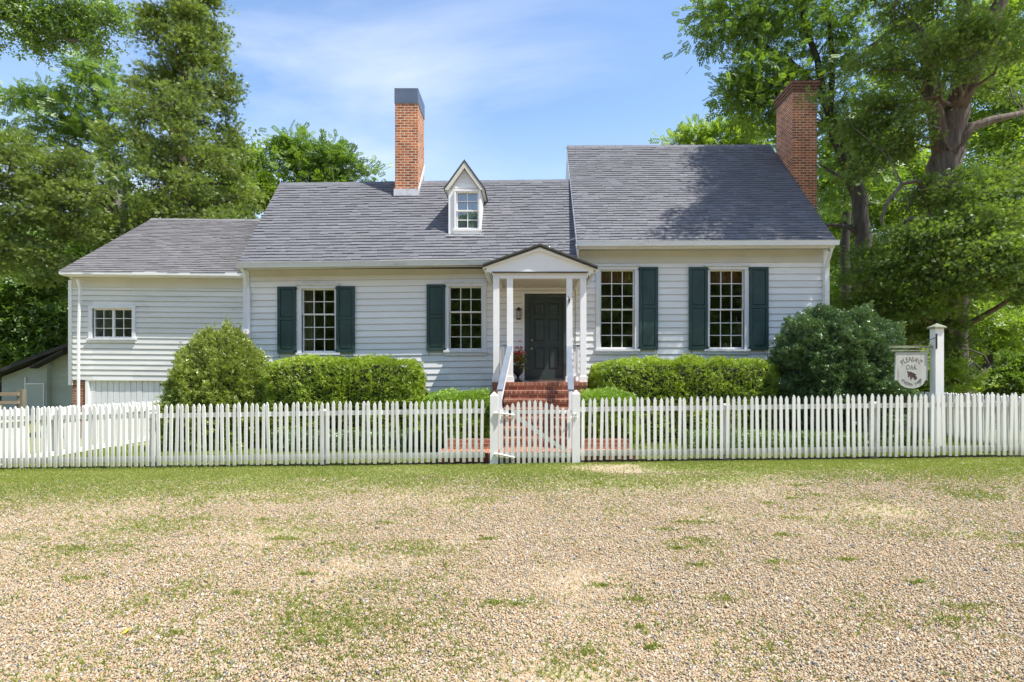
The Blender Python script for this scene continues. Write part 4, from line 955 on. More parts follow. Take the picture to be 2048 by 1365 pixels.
base_mb.build('lettering', M['letter'], sg)
mb = MB(); sil = [(590, 715), (640, 735), (700, 735), (730, 765), (770, 760), (790, 795), (845, 810), (800, 850), (850, 870), (855, 930), (800, 960), (770, 900), (720, 880), (705, 950), (680, 950), (672, 860), (650, 840), (640, 880), (615, 880), (620, 800)]
pts = [(SP(*q)[0], yb-.022, SP(*q)[1]) for q in sil]; mb.prism(pts[::-1], (0, .003, 0)); mb.build('emblem', M['letter'], sg)

# =================================================================== shed
YH = 24
sh = thing('garden_shed', 'old pale green clapboard shed with a dark sloping roof at far left', 'shed', (PX(70, YH), YH, 0))
hx = lambda p, Y=YH: PX(p, Y); hz_ = lambda p, Y=YH: PZ(p, Y)
def roofz(x): f = (x-hx(0))/(hx(136)-hx(0)); return hz_(750)+(hz_(698)-hz_(750))*f
mb = MB()
def clap(x0, x1, Y, zbot, ex, zf):
    z = zbot
    while z < zf(x1):
        xs0 = x0
        while xs0 < x1 and zf(xs0) < z+ex: xs0 += .1
        if xs0 < x1-.1: mb.hexa([(xs0, Y-.02, z), (x1, Y-.02, z), (x1, Y, z), (xs0, Y, z), (xs0, Y-.004, z+ex), (x1, Y-.004, z+ex), (x1, Y, z+ex), (xs0, Y, z+ex)])
        z += ex
clap(hx(4), hx(94), YH, -.3, .19, lambda x: roofz(x)-.12); clap(hx(94), hx(175), YH+.25, -.3, .19, lambda x: min(roofz(x)-.1, 3.3))
mb.prism([(hx(4), YH+.001, -.3), (hx(94), YH+.001, -.3), (hx(94), YH+.001, roofz(hx(94))-.12), (hx(4), YH+.001, roofz(hx(4))-.12)], (0, 3, 0)); mb.prism([(hx(94), YH+.251, -.3), (hx(175), YH+.251, -.3), (hx(175), YH+.251, roofz(hx(175))-.12), (hx(94), YH+.251, roofz(hx(94))-.12)], (0, 3, 0))
mb.build('wall', M['shed'], sh)
mb = MB(); xa, xb = hx(-14), hx(172); mb.prism([(xa, YH-.45, roofz(xa)-.05), (xb, YH-.45, roofz(xb)-.05), (xb, YH-.45, roofz(xb)+.10), (xa, YH-.45, roofz(xa)+.10)], (0, 4, 0))
mb.prism([(hx(76), YH-.40, roofz(hx(76))-.35), (hx(140), YH-.40, roofz(hx(140))-.16), (hx(140), YH-.40, roofz(hx(140))-.06), (hx(76), YH-.40, roofz(hx(76))-.24)], (0, .4, 0)); mb.build('roof', M['shedroof'], sh)
mb = MB(); mb.box(hx(54), hx(88), YH-.05, YH-.021, hz_(840), hz_(768)); d_ = mb.build('door', M['shed'], sh)
mb = MB(); mb.box(hx(51), hx(53.6), YH-.06, YH-.021, hz_(840), hz_(755)); mb.box(hx(53.8), hx(88), YH-.06, YH-.051, hz_(769), hz_(766.5)); mb.box(hx(88.2), hx(90), YH-.06, YH-.021, hz_(840), hz_(766)); mb.build('door_frame', M['casing'], d_)

# =================================================================== shrubs
def shrub(name, label, cx, cy, rx, ry, z0, z1, leafm, n, size, boxy=2.0, lump=.10, lf=2.6, cat='shrub', group=None, T=T_TRI, taper=0, depth=.22, seed=0, topslope=0, shoots=0, slen=.1, tuft=.03):
    t_ = thing(name, label, cat, (cx, cy, float(gz(cx, cy))), group)
    zc, rz = (z0+z1)/2, (z1-z0)/2
    def surf(d):
        k = (np.abs(d[:, 0])**boxy+np.abs(d[:, 1])**boxy+np.abs(d[:, 2])**boxy)**(-1/boxy); return d*k[:, None]
    d = RNG.normal(size=(n, 3))*np.array([rx, ry, rz])**.6; d[:, 1] = -np.abs(d[:, 1])*np.where(RNG.random(n) < .75, 1, -1); d /= np.linalg.norm(d, axis=1)[:, None]
    S_ = surf(d)
    nz_ = np.array([mnoise.noise(Vector((p[0]*rx*lf+seed, p[1]*ry*lf, p[2]*rz*lf)))+.5*mnoise.noise(Vector((p[0]*rx*lf*2.7+seed, p[1]*ry*lf*2.7, p[2]*rz*lf*2.7))) for p in S_])
    nt_ = np.array([mnoise.noise(Vector((p[0]*rx*11+seed, p[1]*ry*11, p[2]*rz*11))) for p in S_])
    tw2 = RNG.random(n)**1.6
    P = S_*np.array([rx, ry, rz]); ln = np.linalg.norm(P, axis=1)[:, None]
    P = P*(1+lump*nz_[:, None]*2/np.maximum(ln, .5)+tuft*2.2*nt_[:, None]/np.maximum(ln, .5))-P/ln*(tw2*depth)[:, None]
    zt = (P[:, 2]+rz)/(2*rz); f = 1-taper*np.clip(zt, 0, 1.2)**1.3
    P[:, 0] *= f; P[:, 1] *= f; P[:, 2] += topslope*P[:, 1]*np.clip(zt, 0, 1)
    D = P/np.linalg.norm(P, axis=1)[:, None]; D[:, 2] += .35
    P += np.array([cx, cy, zc])
    if shoots:
        k_ = RNG.integers(0, n, shoots); ext = []; 
        for q in k_:
            d_ = D[q]+RNG.normal(size=3)*.25; ln_ = slen*(.4+RNG.random()); m_ = 16
            ext.append(P[q]+d_[None]*(np.linspace(0, 1, m_)[:, None]*ln_)+RNG.normal(size=(m_, 3))*.012)
        E_ = np.concatenate(ext); P = np.concatenate([P, E_]); D = np.concatenate([D, np.repeat(D[k_], 16, 0)]); nz_ = np.concatenate([nz_, np.repeat(.3+0*k_, 16)]); n = len(P)
    scatter('foliage', T, P, D, size*(.6+.8*RNG.random(n)), leafm, t_, rnd=np.clip(.3*(nz_+.5)+.7*RNG.random(n), 0, 1), jit=.7)
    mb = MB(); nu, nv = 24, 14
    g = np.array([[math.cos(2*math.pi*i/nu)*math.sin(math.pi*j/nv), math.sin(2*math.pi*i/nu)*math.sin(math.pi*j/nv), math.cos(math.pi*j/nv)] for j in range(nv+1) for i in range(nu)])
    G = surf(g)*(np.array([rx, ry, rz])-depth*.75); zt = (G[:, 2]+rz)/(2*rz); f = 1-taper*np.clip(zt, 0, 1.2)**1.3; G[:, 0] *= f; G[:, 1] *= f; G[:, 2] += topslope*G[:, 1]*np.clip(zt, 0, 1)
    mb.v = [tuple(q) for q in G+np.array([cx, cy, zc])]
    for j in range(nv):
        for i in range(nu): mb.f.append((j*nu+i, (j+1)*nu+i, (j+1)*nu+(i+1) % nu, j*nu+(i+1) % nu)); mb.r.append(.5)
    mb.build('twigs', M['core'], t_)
    return t_
shrub('boxwood_bush', 'huge rounded dark green boxwood bush at the right corner of the house', 6.90, 12.95, 1.38, 1.2, -.1, 3.10, L['boxwood'], 85000, .034, 2.4, .13, 2.3, depth=.25, seed=3, shoots=420, slen=.08, tuft=.055)
shrub('olive_shrub', 'big mounded olive green shrub beside the left wing', -7.02, 13.3, 1.46, 1.1, -.7, 2.62, L['holly'], 70000, .036, 2.2, .13, 2.3, taper=.36, depth=.28, seed=8, shoots=420, slen=.13, tuft=.06)
shrub('clipped_hedge', 'long clipped bright green hedge under the left windows', -4.15, 13.2, 1.72, .62, .0, 1.96, L['hedge'], 62000, .034, 7, .07, 2.6, 'hedge', 'clipped hedges along the house', depth=.16, seed=1, shoots=260, slen=.07, tuft=.03)
shrub('clipped_hedge', 'long clipped bright green hedge under the right windows', 3.55, 13.2, 2.10, .62, .0, 1.94, L['hedge'], 74000, .034, 7, .07, 2.6, 'hedge', 'clipped hedges along the house', depth=.16, seed=5, shoots=320, slen=.07, tuft=.03)
shrub('low_hedge', 'low flat topped hedge left of the brick steps', -1.36, 11.85, .72, .78, .2, 1.26, L['hedge_low'], 26000, .028, 5, .04, 3, 'hedge', 'low hedges beside the steps', depth=.1, seed=2, topslope=.10)
shrub('low_hedge', 'low flat topped hedge right of the brick steps', 1.62, 11.85, .58, .78, .2, 1.26, L['hedge_low'], 24000, .028, 5, .04, 3, 'hedge', 'low hedges beside the steps', depth=.1, seed=4, topslope=.10)
shrub('garden_shrub', 'light green leafy shrub behind the picket fence at far right', PX(2040, 15.5), 15.5, .95, .8, .1, 2.15, L['decid'], 9000, .085, 2, .18, 1.6, depth=.3, seed=6)
def forb(cx, cy, sx, sy, h, n, m, lab):
    P = np.stack([cx+sx*(RNG.random(n)-.5), cy+sy*(RNG.random(n)-.5), .05+h*RNG.random(n)**1.2], -1); D = np.tile([0, 0, .7], (n, 1))+.4*RNG.normal(size=(n, 3))
    o = scatter('ground_cover', T_TRI, P, D, .05*(.6+.8*RNG.random(n)), m); tag(o, lab, 'ground cover', kind='stuff')
forb(-3.6, 12.3, 3.6, .7, .35, 9000, L['boxwood'], 'leafy ground cover under the left hedge')
forb(5.6, 11.9, 4.6, .9, .38, 12000, L['under'], 'leafy ground cover under the right hedge and boxwood')

# =================================================================== grass
def grass():
    n = 330000; x = (RNG.random(n)-.5)*21; y = 4.9+RNG.random(n)*5.55
    g_ = gsamp(x+RNG.normal(size=n)*.07, y+RNG.normal(size=n)*.07); k = (RNG.random(n) < g_**1.4*.9) & (y < 10.17+np.where(x < -.76, .27*(-.76-x)/9.14, 0)+.05*RNG.random(n)) & (np.abs((x-PX(1024, y))/y) < .93)
    n2 = 420000; x2 = (RNG.random(n2)-.5)*11; y2 = 2.5+RNG.random(n2)*2.9
    g2 = gsamp(x2+RNG.normal(size=n2)*.05, y2+RNG.normal(size=n2)*.05); k2 = (RNG.random(n2) < g2**1.3*.62) & (np.abs((x2-PX(1024, y2))/y2) < .93)
    P = list(zip(np.concatenate([x[k], x2[k2]]), np.concatenate([y[k], y2[k2]])))
    for k in range(230):
        xx = random.uniform(-9.8, 8.9); yf = 10.13+(.27*(-.76-xx)/9.14 if xx < -.76 else 0)
        for q in range(random.randint(6, 34)): P.append((xx+random.gauss(0, .05), yf+random.gauss(0, .025)))
    for k in range(45):       # small tufts standing in the gravel
        yy = random.uniform(2.9, 8.2); xx = PX(random.uniform(0, 2048), yy); rr = random.uniform(.02, .11)
        for q in range(int(30+rr*500)): a, r_ = random.uniform(0, 6.28), random.gauss(0, rr); P.append((xx+r_*math.cos(a)*1.8, yy+r_*math.sin(a)*.8))
    P = np.array(P); z = gz(P[:, 0], P[:, 1])+.008; n = len(P)
    D = np.tile([0., 1., 0.], (n, 1)); P3_ = np.stack([P[:, 0], P[:, 1], z], -1)
    ang = RNG.random(n)*6.283; h = .016+.020*RNG.random(n)
    tv, tf = T_BLADE; ca, sa_ = np.cos(ang), np.sin(ang)
    V = tv[None]*h[:, None, None]; V = np.stack([V[..., 0]*ca[:, None]-V[..., 1]*sa_[:, None], V[..., 0]*sa_[:, None]+V[..., 1]*ca[:, None], V[..., 2]], -1)*np.array([1.7, 1.7, 1.0])+P3_[:, None]
    Fc = tf[None]+len(tv)*np.arange(n)[:, None, None]
    o = npmesh('grass', V.reshape(-1, 3), Fc.reshape(-1, 4), np.repeat(np.clip(RNG.random(n)*1.02, 0, 1), len(tf)), L['grass'])
    tag(o, 'short patchy grass in front of the picket fence and through the gravel', 'grass', kind='stuff')
    n = 52000; x = (RNG.random(n)-.5)*19.6; y = 10.3+RNG.random(n)**1.3*3.6
    k = ~((x > -1.6) & (x < 2) & (y < 12.7)); x, y = x[k], y[k]; n = len(x); z = gz(x, y)
    ang = RNG.random(n)*6.283; h = .035+.04*RNG.random(n); ca, sa_ = np.cos(ang), np.sin(ang)
    V = tv[None]*h[:, None, None]; V = np.stack([V[..., 0]*ca[:, None]-V[..., 1]*sa_[:, None], V[..., 0]*sa_[:, None]+V[..., 1]*ca[:, None], V[..., 2]], -1)+np.stack([x, y, z], -1)[:, None]
    Fc = tf[None]+len(tv)*np.arange(n)[:, None, None]
    o = npmesh('garden_grass', V.reshape(-1, 3), Fc.reshape(-1, 4), np.repeat(RNG.random(n), len(tf)), L['grass_shade'])
    tag(o, 'green lawn between the picket fence and the hedges', 'grass', kind='stuff')
grass()
a = P3(252, 1257, 3.475); mb = MB(); mb.face([(a[0]-.02, 3.46, .0), (a[0]+.015, 3.45, .012), (a[0]+.022, 3.49, .03), (a[0]-.01, 3.49, .018)]); zoff = float(gz(a[0], 3.47))+.012
mb.v = [(v[0], v[1], v[2]+zoff) for v in mb.v]; o = mb.build('fallen_leaf', M['leaf_yellow'], None, loc=(a[0], 3.47, zoff)); tag(o, 'single yellow leaf lying on the gravel', 'leaf')

# =================================================================== trees
def conical(cx, cy, z0, z1, r0, r1, tiers, n, dens=.5, sq=.42, skew=0):
    b = []
    for k in range(tiers):
        f = (k+.5)/tiers; z = z0+(z1-z0)*f; r_ = r0*(1-f)+r1*f; m_ = max(3, int(2+4*(r_/r0)))
        for j in range(m_):
            a = 2*math.pi*(j+random.random()*.7)/m_; rr = r_*random.uniform(.45, .78)
            b.append(((cx+rr*math.cos(a)+skew*f, cy+rr*math.sin(a), z+random.uniform(-.3, .3)), (r_*random.uniform(.34, .55), r_*random.uniform(.34, .55), r_*sq*random.uniform(.6, 1)+.25), max(2, int(n*random.uniform(.7, 1.2)))))
    return b
# left tall cedar
Y = 24; X = PX(368, Y)
tree('cedar_tree', 'tall dark cedar rising behind the left wing roof', [(X, Y, 0), (X+.05, Y, 6), (X-.05, Y, 11), (X, Y, 15.5), (X+.1, Y, 19.5)], [.42, .34, .26, .16, .05],
     conical(X+.1, Y, 6.8, 19.8, 3.3, .8, 13, 12, sq=.26), L['cedar'], M['bark_cedar'], T_SPRAY, per=80, cr=.5, size=.17, flat=.45, surf=.3, up=.25, group='cedars around the house', tw=.025)
# left low broad cedar
Y = 20.5; X = PX(60, Y)
tree('cedar_tree', 'broad olive cedar filling the far left behind the shed', [(X, Y+4.8, 0), (X, Y+4.8, 5), (X, Y+4.8, 10)], [.35, .3, .08],
     [BL(20, 330, 60, Y, 26), BL(90, 345, 55, Y, 26), BL(160, 385, 45, Y, 20), BL(40, 420, 60, Y, 26), BL(120, 440, 60, Y, 26), BL(185, 470, 50, Y, 18, dy=2), BL(20, 500, 60, Y, 22), BL(90, 520, 45, Y, 18), BL(-40, 380, 60, Y, 16), BL(150, 330, 30, Y, 10), BL(230, 500, 50, Y+4, 18)], L['cedar'], M['bark_cedar'], T_SPRAY, per=90, cr=.5, size=.15, flat=.4, surf=.4, up=.2, group='cedars around the house')
# bright walnut behind, left
Y = 28; X = PX(205, Y)
tree('walnut_tree', 'airy light green walnut between the two left cedars', [(X+2, Y, 0), (X+1.6, Y, 7), (X+.2, Y, 12), P3(185, 150, Y)], [.35, .28, .18, .07],
     [BL(25, 198, 13, Y, 5), BL(65, 192, 15, Y, 6), BL(105, 200, 20, Y, 7), BL(150, 225, 30, Y, 10), BL(175, 175, 26, Y, 9), BL(200, 140, 24, Y, 7), BL(160, 125, 14, Y, 4), BL(105, 255, 26, Y, 8), BL(130, 300, 40, Y, 13), BL(200, 260, 42, Y, 14), BL(240, 210, 36, Y, 10), BL(30, 290, 26, Y, 8), BL(250, 310, 40, Y, 12), BL(0, 270, 18, Y, 6), BL(215, 370, 44, Y, 12), BL(100, 390, 60, Y+2, 14)],
     L['decid'], M['bark_grey'], T_COMP, per=26, cr=.6, size=.30, flat=.5, surf=.3, up=-.1, tw=.035)
# overhanging branch upper left
Y = 14
tree('overhanging_elm', 'drooping branch with small leaves hanging in from the top left corner', [(-19, 12, 0), (-18.7, 12.4, 6), P3(-250, -60, Y), P3(-80, 0, Y), P3(60, 55, Y), P3(140, 80, Y), P3(215, 90, Y)], [.4, .35, .2, .11, .07, .04, .015],
     [BL(20, 20, 42, Y, 12), BL(80, 25, 44, Y, 12), BL(140, 15, 44, Y, 12), BL(200, 20, 40, Y, 10), BL(60, 68, 22, Y, 7), BL(115, 65, 24, Y, 7), BL(170, 66, 22, Y, 7), BL(80, 90, 14, Y, 5), BL(228, 35, 20, Y, 6), BL(150, -40, 50, Y, 9), BL(50, -40, 50, Y, 9), BL(200, 95, 22, Y, 4), BL(-30, 50, 40, Y, 9)],
     L['decid'], M['bark_grey'], T_TRI, per=46, cr=.42, size=.085, flat=.7, surf=.1, up=-.35, tw=.012, every=1, lr=.25)
# understory far left
Y = 26.5; X = PX(-20, Y)
tree('maple_tree', 'shady maple with layered leaves above the shed', [(X, Y, 0), P3(20, 690, Y), P3(60, 610, Y), P3(110, 560, Y)], [.25, .2, .14, .05],
     [BL(20, 590, 45, Y-.5, 20), BL(70, 580, 45, Y-.5, 20), BL(110, 640, 45, Y, 18), BL(30, 660, 45, Y, 18), BL(80, 690, 40, Y, 14), BL(20, 720, 45, Y, 14), BL(120, 700, 30, Y, 9), BL(-20, 620, 50, Y, 14), BL(110, 540, 40, Y, 12), BL(50, 530, 45, Y, 14)], L['under'], M['bark_dark'], T_TRI, per=70, cr=.8, size=.19, flat=.35, surf=.1, up=-.1)
# bright behind wing
Y = 31; X = PX(470, Y)
tree('poplar_tree', 'bright green tree showing between the cedar and the middle roof', [(X, Y, 0), (X, Y, 8), (X, Y, 12)], [.35, .3, .08],
     [BL(440, 330, 40, Y, 12), BL(478, 335, 34, Y, 12), BL(500, 318, 16, Y, 5), BL(510, 395, 30, Y, 12), BL(450, 400, 50, Y, 16), BL(540, 400, 24, Y, 10), BL(385, 420, 50, Y, 14), BL(330, 430, 45, Y, 12), BL(520, 370, 20, Y, 6), BL(270, 420, 50, Y, 12)], L['lime'], M['bark_grey'], T_TRI, per=60, cr=.85, size=.22, flat=.6, surf=.2)
Y = 32; X = PX(630, Y)
tree('ash_tree', 'light green tree top above the middle roof left of the narrow chimney', [(X, Y, 0), (X, Y, 8), P3(625, 300, Y)], [.35, .3, .06],
     [BL(560, 315, 26, Y, 7), BL(575, 290, 20, Y, 6), BL(605, 300, 24, Y, 7), BL(600, 340, 34, Y, 9), BL(645, 310, 28, Y, 7), BL(645, 345, 34, Y, 9), BL(690, 345, 24, Y, 6), BL(705, 335, 14, Y, 4), BL(738, 352, 12, Y, 3), BL(580, 360, 34, Y, 8), BL(665, 300, 12, Y, 3), BL(680, 375, 34, Y, 8)], L['decid'], M['bark_grey'], T_COMP, per=26, cr=.72, size=.36, flat=.6, surf=.3, up=.1, every=1, tw=.035)
Y = 31; X = PX(1440, Y)
tree('ash_tree', 'light green tree top above the right roof ridge', [(X, Y, 0), (X, Y, 8), P3(1445, 300, Y)], [.35, .3, .08],
     [BL(1345, 292, 12, Y, 4), BL(1395, 272, 18, Y, 6), BL(1400, 295, 30, Y, 8), BL(1455, 250, 14, Y, 4), BL(1450, 280, 24, Y, 8), BL(1490, 275, 18, Y, 6), BL(1490, 295, 30, Y, 8)], L['lime'], M['bark_grey'], T_COMP, per=30, cr=.7, size=.36, flat=.6, surf=.3, up=.1, every=1, tw=.03)
# right walnut with visible limbs
Y = 21.5
def E(*pp): return [P3(a, b_, Y) for a, b_ in pp]
ex = [(E((1675, 280), (1648, 200), (1600, 140), (1555, 112), (1515, 80), (1490, 68)), [.16, .13, .11, .09, .06, .03]), (E((1648, 200), (1635, 120), (1612, 60), (1600, 0), (1590, -60)), [.13, .11, .10, .08, .05]),
      (E((1660, 250), (1665, 130), (1660, 60), (1650, -40)), [.12, .10, .08, .05]), (E((1600, 140), (1570, 105), (1590, 90)), [.05, .04, .02]), (E((1640, 190), (1590, 165), (1560, 190), (1530, 180)), [.07, .05, .04, .02]),
      (E((1690, 340), (1640, 225), (1560, 215)), [.08, .05, .02]), (E((1728, 480), (1700, 455), (1660, 450), (1630, 460)), [.11, .10, .07, .04]), (E((1712, 400), (1690, 360), (1640, 330)), [.09, .07, .03])]
tree('black_walnut_tree', 'tall walnut with bare forking limbs over the wide chimney', [(PX(1735, Y), Y, 0), P3(1730, 560, Y), P3(1722, 430, Y), P3(1705, 340, Y), P3(1675, 280, Y)], [.36, .33, .28, .22, .17],
     [BL(1425, 20, 32, Y, 8), BL(1440, 60, 32, Y, 8), BL(1480, 30, 36, Y, 9), BL(1510, 65, 26, Y, 6), BL(1550, 20, 38, Y, 9), BL(1585, 60, 30, Y, 6), BL(1540, 95, 20, Y, 4), BL(1620, 10, 36, Y, 8), BL(1660, 60, 32, Y, 7),
      BL(1505, 130, 26, Y, 7), BL(1530, 160, 30, Y, 8), BL(1490, 180, 26, Y, 7), BL(1470, 165, 14, Y, 3), BL(1455, 195, 12, Y, 3), BL(1540, 205, 26, Y, 6), BL(1510, 230, 22, Y, 5), BL(1580, 180, 24, Y, 6), BL(1560, 240, 20, Y, 5), BL(1605, 130, 16, Y+.5, 4), BL(1535, 280, 18, Y, 4),
      BL(1680, 150, 34, Y, 7), BL(1720, 90, 36, Y, 8), BL(1700, 210, 36, Y, 8), BL(1690, 330, 30, Y+1, 7), BL(1690, 400, 30, Y+1, 7), BL(1690, 260, 36, Y, 9), BL(1740, 330, 36, Y, 8), BL(1680, 260, 20, Y+1, 4), BL(1480, -40, 60, Y, 10), BL(1600, -50, 70, Y, 12), BL(1730, -20, 50, Y, 8)],
     L['decid'], M['bark_dark'], T_COMP, per=28, cr=.72, size=.28, flat=.6, surf=.25, up=-.15, extra=ex, tw=.02, every=2, lr=.22)
Y = 24
tree('oak_tree', 'slim dark trunk with a low crown just beyond the right end of the house', [(PX(1695, Y), Y, 0), P3(1690, 560, Y), P3(1692, 430, Y), P3(1700, 330, Y)], [.22, .19, .16, .08],
     [BL(1680, 300, 34, Y, 8, dy=1), BL(1720, 280, 50, Y, 12, dy=1), BL(1760, 370, 40, Y, 10, dy=2), BL(1670, 380, 35, Y, 9, dy=1), BL(1670, 350, 30, Y, 7, dy=1)], L['decid'], M['bark_dark'], T_TRI, per=60, cr=.8, size=.17, flat=.5, surf=.2)
# bright low trees beyond, right
Y = 33
tree('sunlit_tree', 'sunlit yellow green saplings glowing between the dark trunks', [(PX(1760, Y), Y, 0), (PX(1760, Y), Y, 8)], [.15, .05],
     [BL(1700, 500, 50, Y, 14), BL(1770, 440, 60, Y, 18), BL(1800, 520, 50, Y, 14), BL(1690, 580, 50, Y, 14), BL(1760, 600, 60, Y, 14), BL(1720, 400, 50, Y, 12), BL(1840, 420, 50, Y, 12), BL(1680, 450, 40, Y, 10), BL(1700, 680, 60, Y, 14), BL(1820, 660, 60, Y, 14), BL(1800, 330, 50, Y, 14), BL(1770, 290, 50, Y, 12), BL(1850, 340, 40, Y, 10), BL(1720, 340, 50, Y, 12)], L['lime'], M['bark_grey'], T_TRI, per=60, cr=1.0, size=.25, flat=.5, surf=.1)
Y = 27
tree('sunlit_tree', 'tall bright yellow green tree behind the big cedar at the right edge', [(PX(2110, Y), Y, 0), (PX(2110, Y), Y, 10), (PX(2080, Y), Y, 18)], [.4, .3, .1],
     [BL(1990, 60, 60, Y, 16), BL(2050, 100, 60, Y, 18), BL(1980, 180, 60, Y, 16), BL(2040, 220, 60, Y, 18), BL(1990, 290, 55, Y, 16), BL(2050, 330, 50, Y, 14), BL(1900, 110, 50, Y, 12, dy=2), BL(2020, 0, 60, Y, 12), BL(1940, 260, 40, Y, 10, dy=2), BL(1860, 200, 50, Y, 10, dy=3), BL(1960, 360, 40, Y, 10), BL(1830, 60, 60, Y, 12, dy=3), BL(1780, 150, 50, Y, 10, dy=3), BL(1960, 620, 60, Y, 14), BL(2030, 600, 60, Y, 14), BL(1990, 700, 50, Y, 12), BL(1930, 680, 40, Y, 9)], L['lime'], M['bark_dark'], T_TRI, per=62, cr=.95, size=.2, flat=.6, surf=.2)
# big right cedar
Y = 15.2
tk = [(PX(1898, Y), Y, 0), P3(1896, 600, Y), P3(1890, 430, Y), P3(1893, 330, Y), P3(1905, 260, Y), P3(1915, 215, Y)]
ex = [(E2 := [P3(a, b_, Y) for a, b_ in ((1890, 330), (1868, 210), (1858, 130), (1835, 60), (1815, 45))], [.24, .20, .17, .12, .06]), ([P3(a, b_, Y) for a, b_ in ((1915, 215), (1928, 130), (1925, 60), (1930, -40), (1930, -250))], [.26, .22, .2, .16, .06]),
      ([P3(a, b_, Y-.2) for a, b_ in ((1915, 215), (1960, 110), (1985, 40), (2020, -40), (2060, -200))], [.24, .2, .18, .14, .06]), ([P3(a, b_, Y-.2) for a, b_ in ((1905, 310), (1940, 255), (1985, 240), (2050, 225))], [.15, .12, .10, .06]),
      ([P3(a, b_, Y-1.0) for a, b_ in ((1870, 400), (1835, 362), (1805, 368), (1778, 400), (1762, 440), (1765, 462))], [.07, .05, .045, .04, .03, .012]), ([P3(a, b_, Y-.8) for a, b_ in ((1858, 420), (1835, 375), (1822, 400), (1810, 430))], [.08, .05, .03, .015]),
      ([P3(a, b_, Y-1) for a, b_ in ((1880, 470), (1840, 440), (1812, 440), (1795, 458))], [.14, .10, .07, .03]), ([P3(a, b_, Y) for a, b_ in ((1830, 60), (1790, 55), (1760, 80), (1735, 95))], [.09, .07, .04, .02])]
cb_ = [BL(1810, 150, 34, Y, 8), BL(1780, 100, 40, Y, 8), BL(1740, 130, 34, Y, 6), BL(1790, 210, 42, Y, 10), BL(1740, 220, 36, Y, 9), BL(1722, 255, 28, Y, 6), BL(1655, 195, 10, Y-.5, 2), BL(1760, 280, 44, Y, 12), BL(1735, 315, 30, Y, 7), BL(1820, 290, 36, Y, 9), BL(1840, 240, 26, Y-.8, 5), BL(1715, 350, 20, Y, 3),
       BL(1870, 20, 50, Y, 9), BL(1800, 20, 50, Y, 9), BL(1960, 50, 40, Y+1, 6), BL(1990, 110, 30, Y+1, 4), BL(1890, 150, 34, Y-1, 5), BL(1960, 175, 30, Y+1, 4), BL(2020, 180, 34, Y+1, 5),
       BL(1900, 375, 44, Y-1.3, 13), BL(1960, 370, 50, Y-1, 14), BL(2030, 380, 50, Y-1, 14), BL(1840, 395, 26, Y-.5, 5), BL(1930, 430, 54, Y-1.5, 16), BL(2010, 450, 54, Y-1.5, 16), BL(1860, 480, 44, Y-1.5, 12), BL(1800, 480, 34, Y-1, 8), BL(1950, 500, 54, Y-1.8, 16), BL(2030, 520, 54, Y-1.8, 16), BL(1870, 540, 54, Y-1.5, 16), BL(1790, 540, 48, Y-1, 13), BL(1730, 560, 40, Y-.5, 11), BL(1710, 620, 36, Y, 10), BL(1770, 610, 48, Y-.5, 14), BL(1840, 610, 48, Y-1, 13), BL(1920, 575, 40, Y-1.5, 10), BL(1985, 560, 36, Y-1.5, 8), BL(2050, 575, 40, Y-1.5, 8), BL(1800, 670, 44, Y, 11), BL(1860, 660, 30, Y, 8), BL(1750, 680, 34, Y, 8), BL(1735, 510, 26, Y, 5), BL(2080, 450, 50, Y-1, 10), BL(1935, 50, 40, Y-1.4, 8), BL(1990, 60, 44, Y-1.5, 9), BL(1880, 90, 36, Y-1.3, 7), BL(2040, 100, 44, Y-1.2, 8), BL(1950, 130, 26, Y-1.4, 4), BL(1900, 635, 28, Y-.8, 6), BL(1915, 690, 20, Y-.6, 3)]
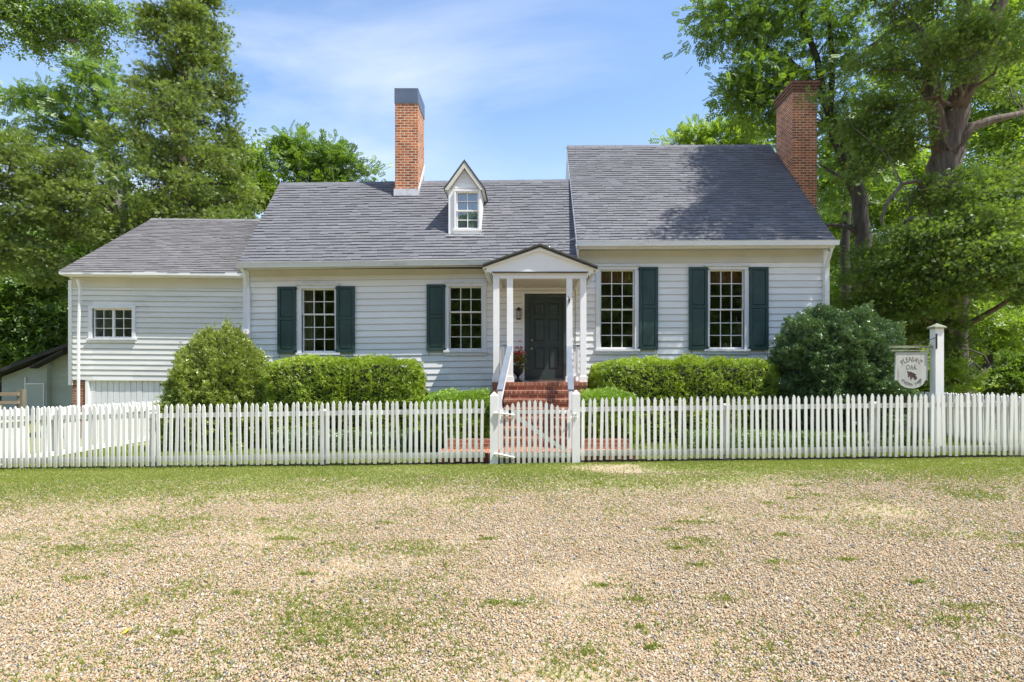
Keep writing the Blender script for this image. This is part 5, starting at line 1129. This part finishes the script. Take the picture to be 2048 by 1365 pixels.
# crown above the frame
for k in range(38):
    f = random.random(); zc_ = 12.0+7.0*f; cb_.append(((5.35+.52*(zc_-7)+4.6*random.random(), Y-2.8+3.4*random.random(), zc_), (1.35*(1-.3*f), 1.2, .9), 15))
tree('old_cedar_tree', 'massive old cedar with shaggy forked trunk and hanging dark sprays at right', tk, [.40, .40, .40, .40, .36, .30], cb_, L['cedar_dark'], M['bark_cedar'], T_SPRAY, per=120, cr=.42, size=.105, flat=.4, surf=.35, up=-.05, extra=ex, group='cedars around the house', tw=.02, lr=.25, nseg=14)
Y = 22
tree('locust_tree', 'dark trunk with a sideways branch in the shade right of the sign post', [(PX(1922, Y), Y, 0), P3(1925, 700, Y), P3(1935, 600, Y), P3(1940, 500, Y)], [.40, .36, .3, .15],
     [BL(1900, 620, 40, Y, 10), BL(1960, 640, 50, Y, 12), BL(2020, 660, 50, Y, 12), BL(1920, 560, 60, Y, 12), BL(2000, 560, 60, Y, 12)], L['decid'], M['bark_dark'], T_TRI, per=60, cr=.9, size=.14, flat=.5, surf=.1,
     extra=[([P3(a, b_, Y) for a, b_ in ((1930, 750), (1960, 745), (2000, 715), (2050, 690))], [.16, .13, .11, .08]), ([P3(a, b_, Y) for a, b_ in ((1975, 790), (1975, 740), (1985, 640))], [.2, .18, .1])])
Y = 17.5
tree('dogwood_tree', 'small lime leaved understory tree glowing right of the sign post', [(PX(1985, Y), Y, 0), P3(1985, 740, Y), P3(1975, 690, Y), P3(1970, 650, Y)], [.10, .09, .07, .03],
     [BL(1935, 650, 26, Y, 7), BL(1975, 640, 30, Y, 9), BL(2010, 670, 30, Y, 8), BL(1945, 690, 24, Y, 6), BL(1985, 690, 28, Y, 7), BL(2040, 650, 30, Y, 8), BL(2030, 700, 24, Y, 6), BL(1915, 745, 20, 14.4, 5), BL(1900, 725, 14, 14.4, 3), BL(1945, 760, 18, 14.4, 4), BL(1900, 775, 14, 14.4, 3), BL(1860, 640, 16, Y, 4), BL(1840, 600, 20, 14.0, 5)], L['lime'], M['bark_dark'], T_TRI, per=60, cr=.4, size=.085, flat=.35, surf=.2, up=-.1, tw=.01)
# background woodland
def woods(name, label, x0, x1, y, zmax, n, m, size, seed):
    bl = []
    for k in range(n):
        x = x0+(x1-x0)*random.random(); f = random.random(); z = .5+zmax(x)*f
        bl.append(((x, y+random.uniform(-2.5, 2.5), z), (2.2, 1.8, 1.4), 9))
    C_, O_, P, D, rc = crown_points(bl, 42, 1.3, .6, .1)
    o = scatter(name, T_TRI, P, D, size*(.6+.8*RNG.random(len(P))), m, rnd=np.clip(.6*rc+.4*RNG.random(len(P)), 0, 1)); tag(o, label, 'woods', kind='stuff')
woods('woods', 'green woods filling the background at the left', -48, -14, 42, lambda x: 12 if x < -25 else 10, 120, L['under'], .42, 1)
woods('woods', 'green woods filling the background at the right', 13, 50, 42, lambda x: 13 if x > 22 else 11, 130, L['decid'], .42, 2)
woods('woods', 'wooded edge across the drive, mirrored in the windows', -60, 60, -26, lambda x: 16, 800, L['decid'], .6, 3)
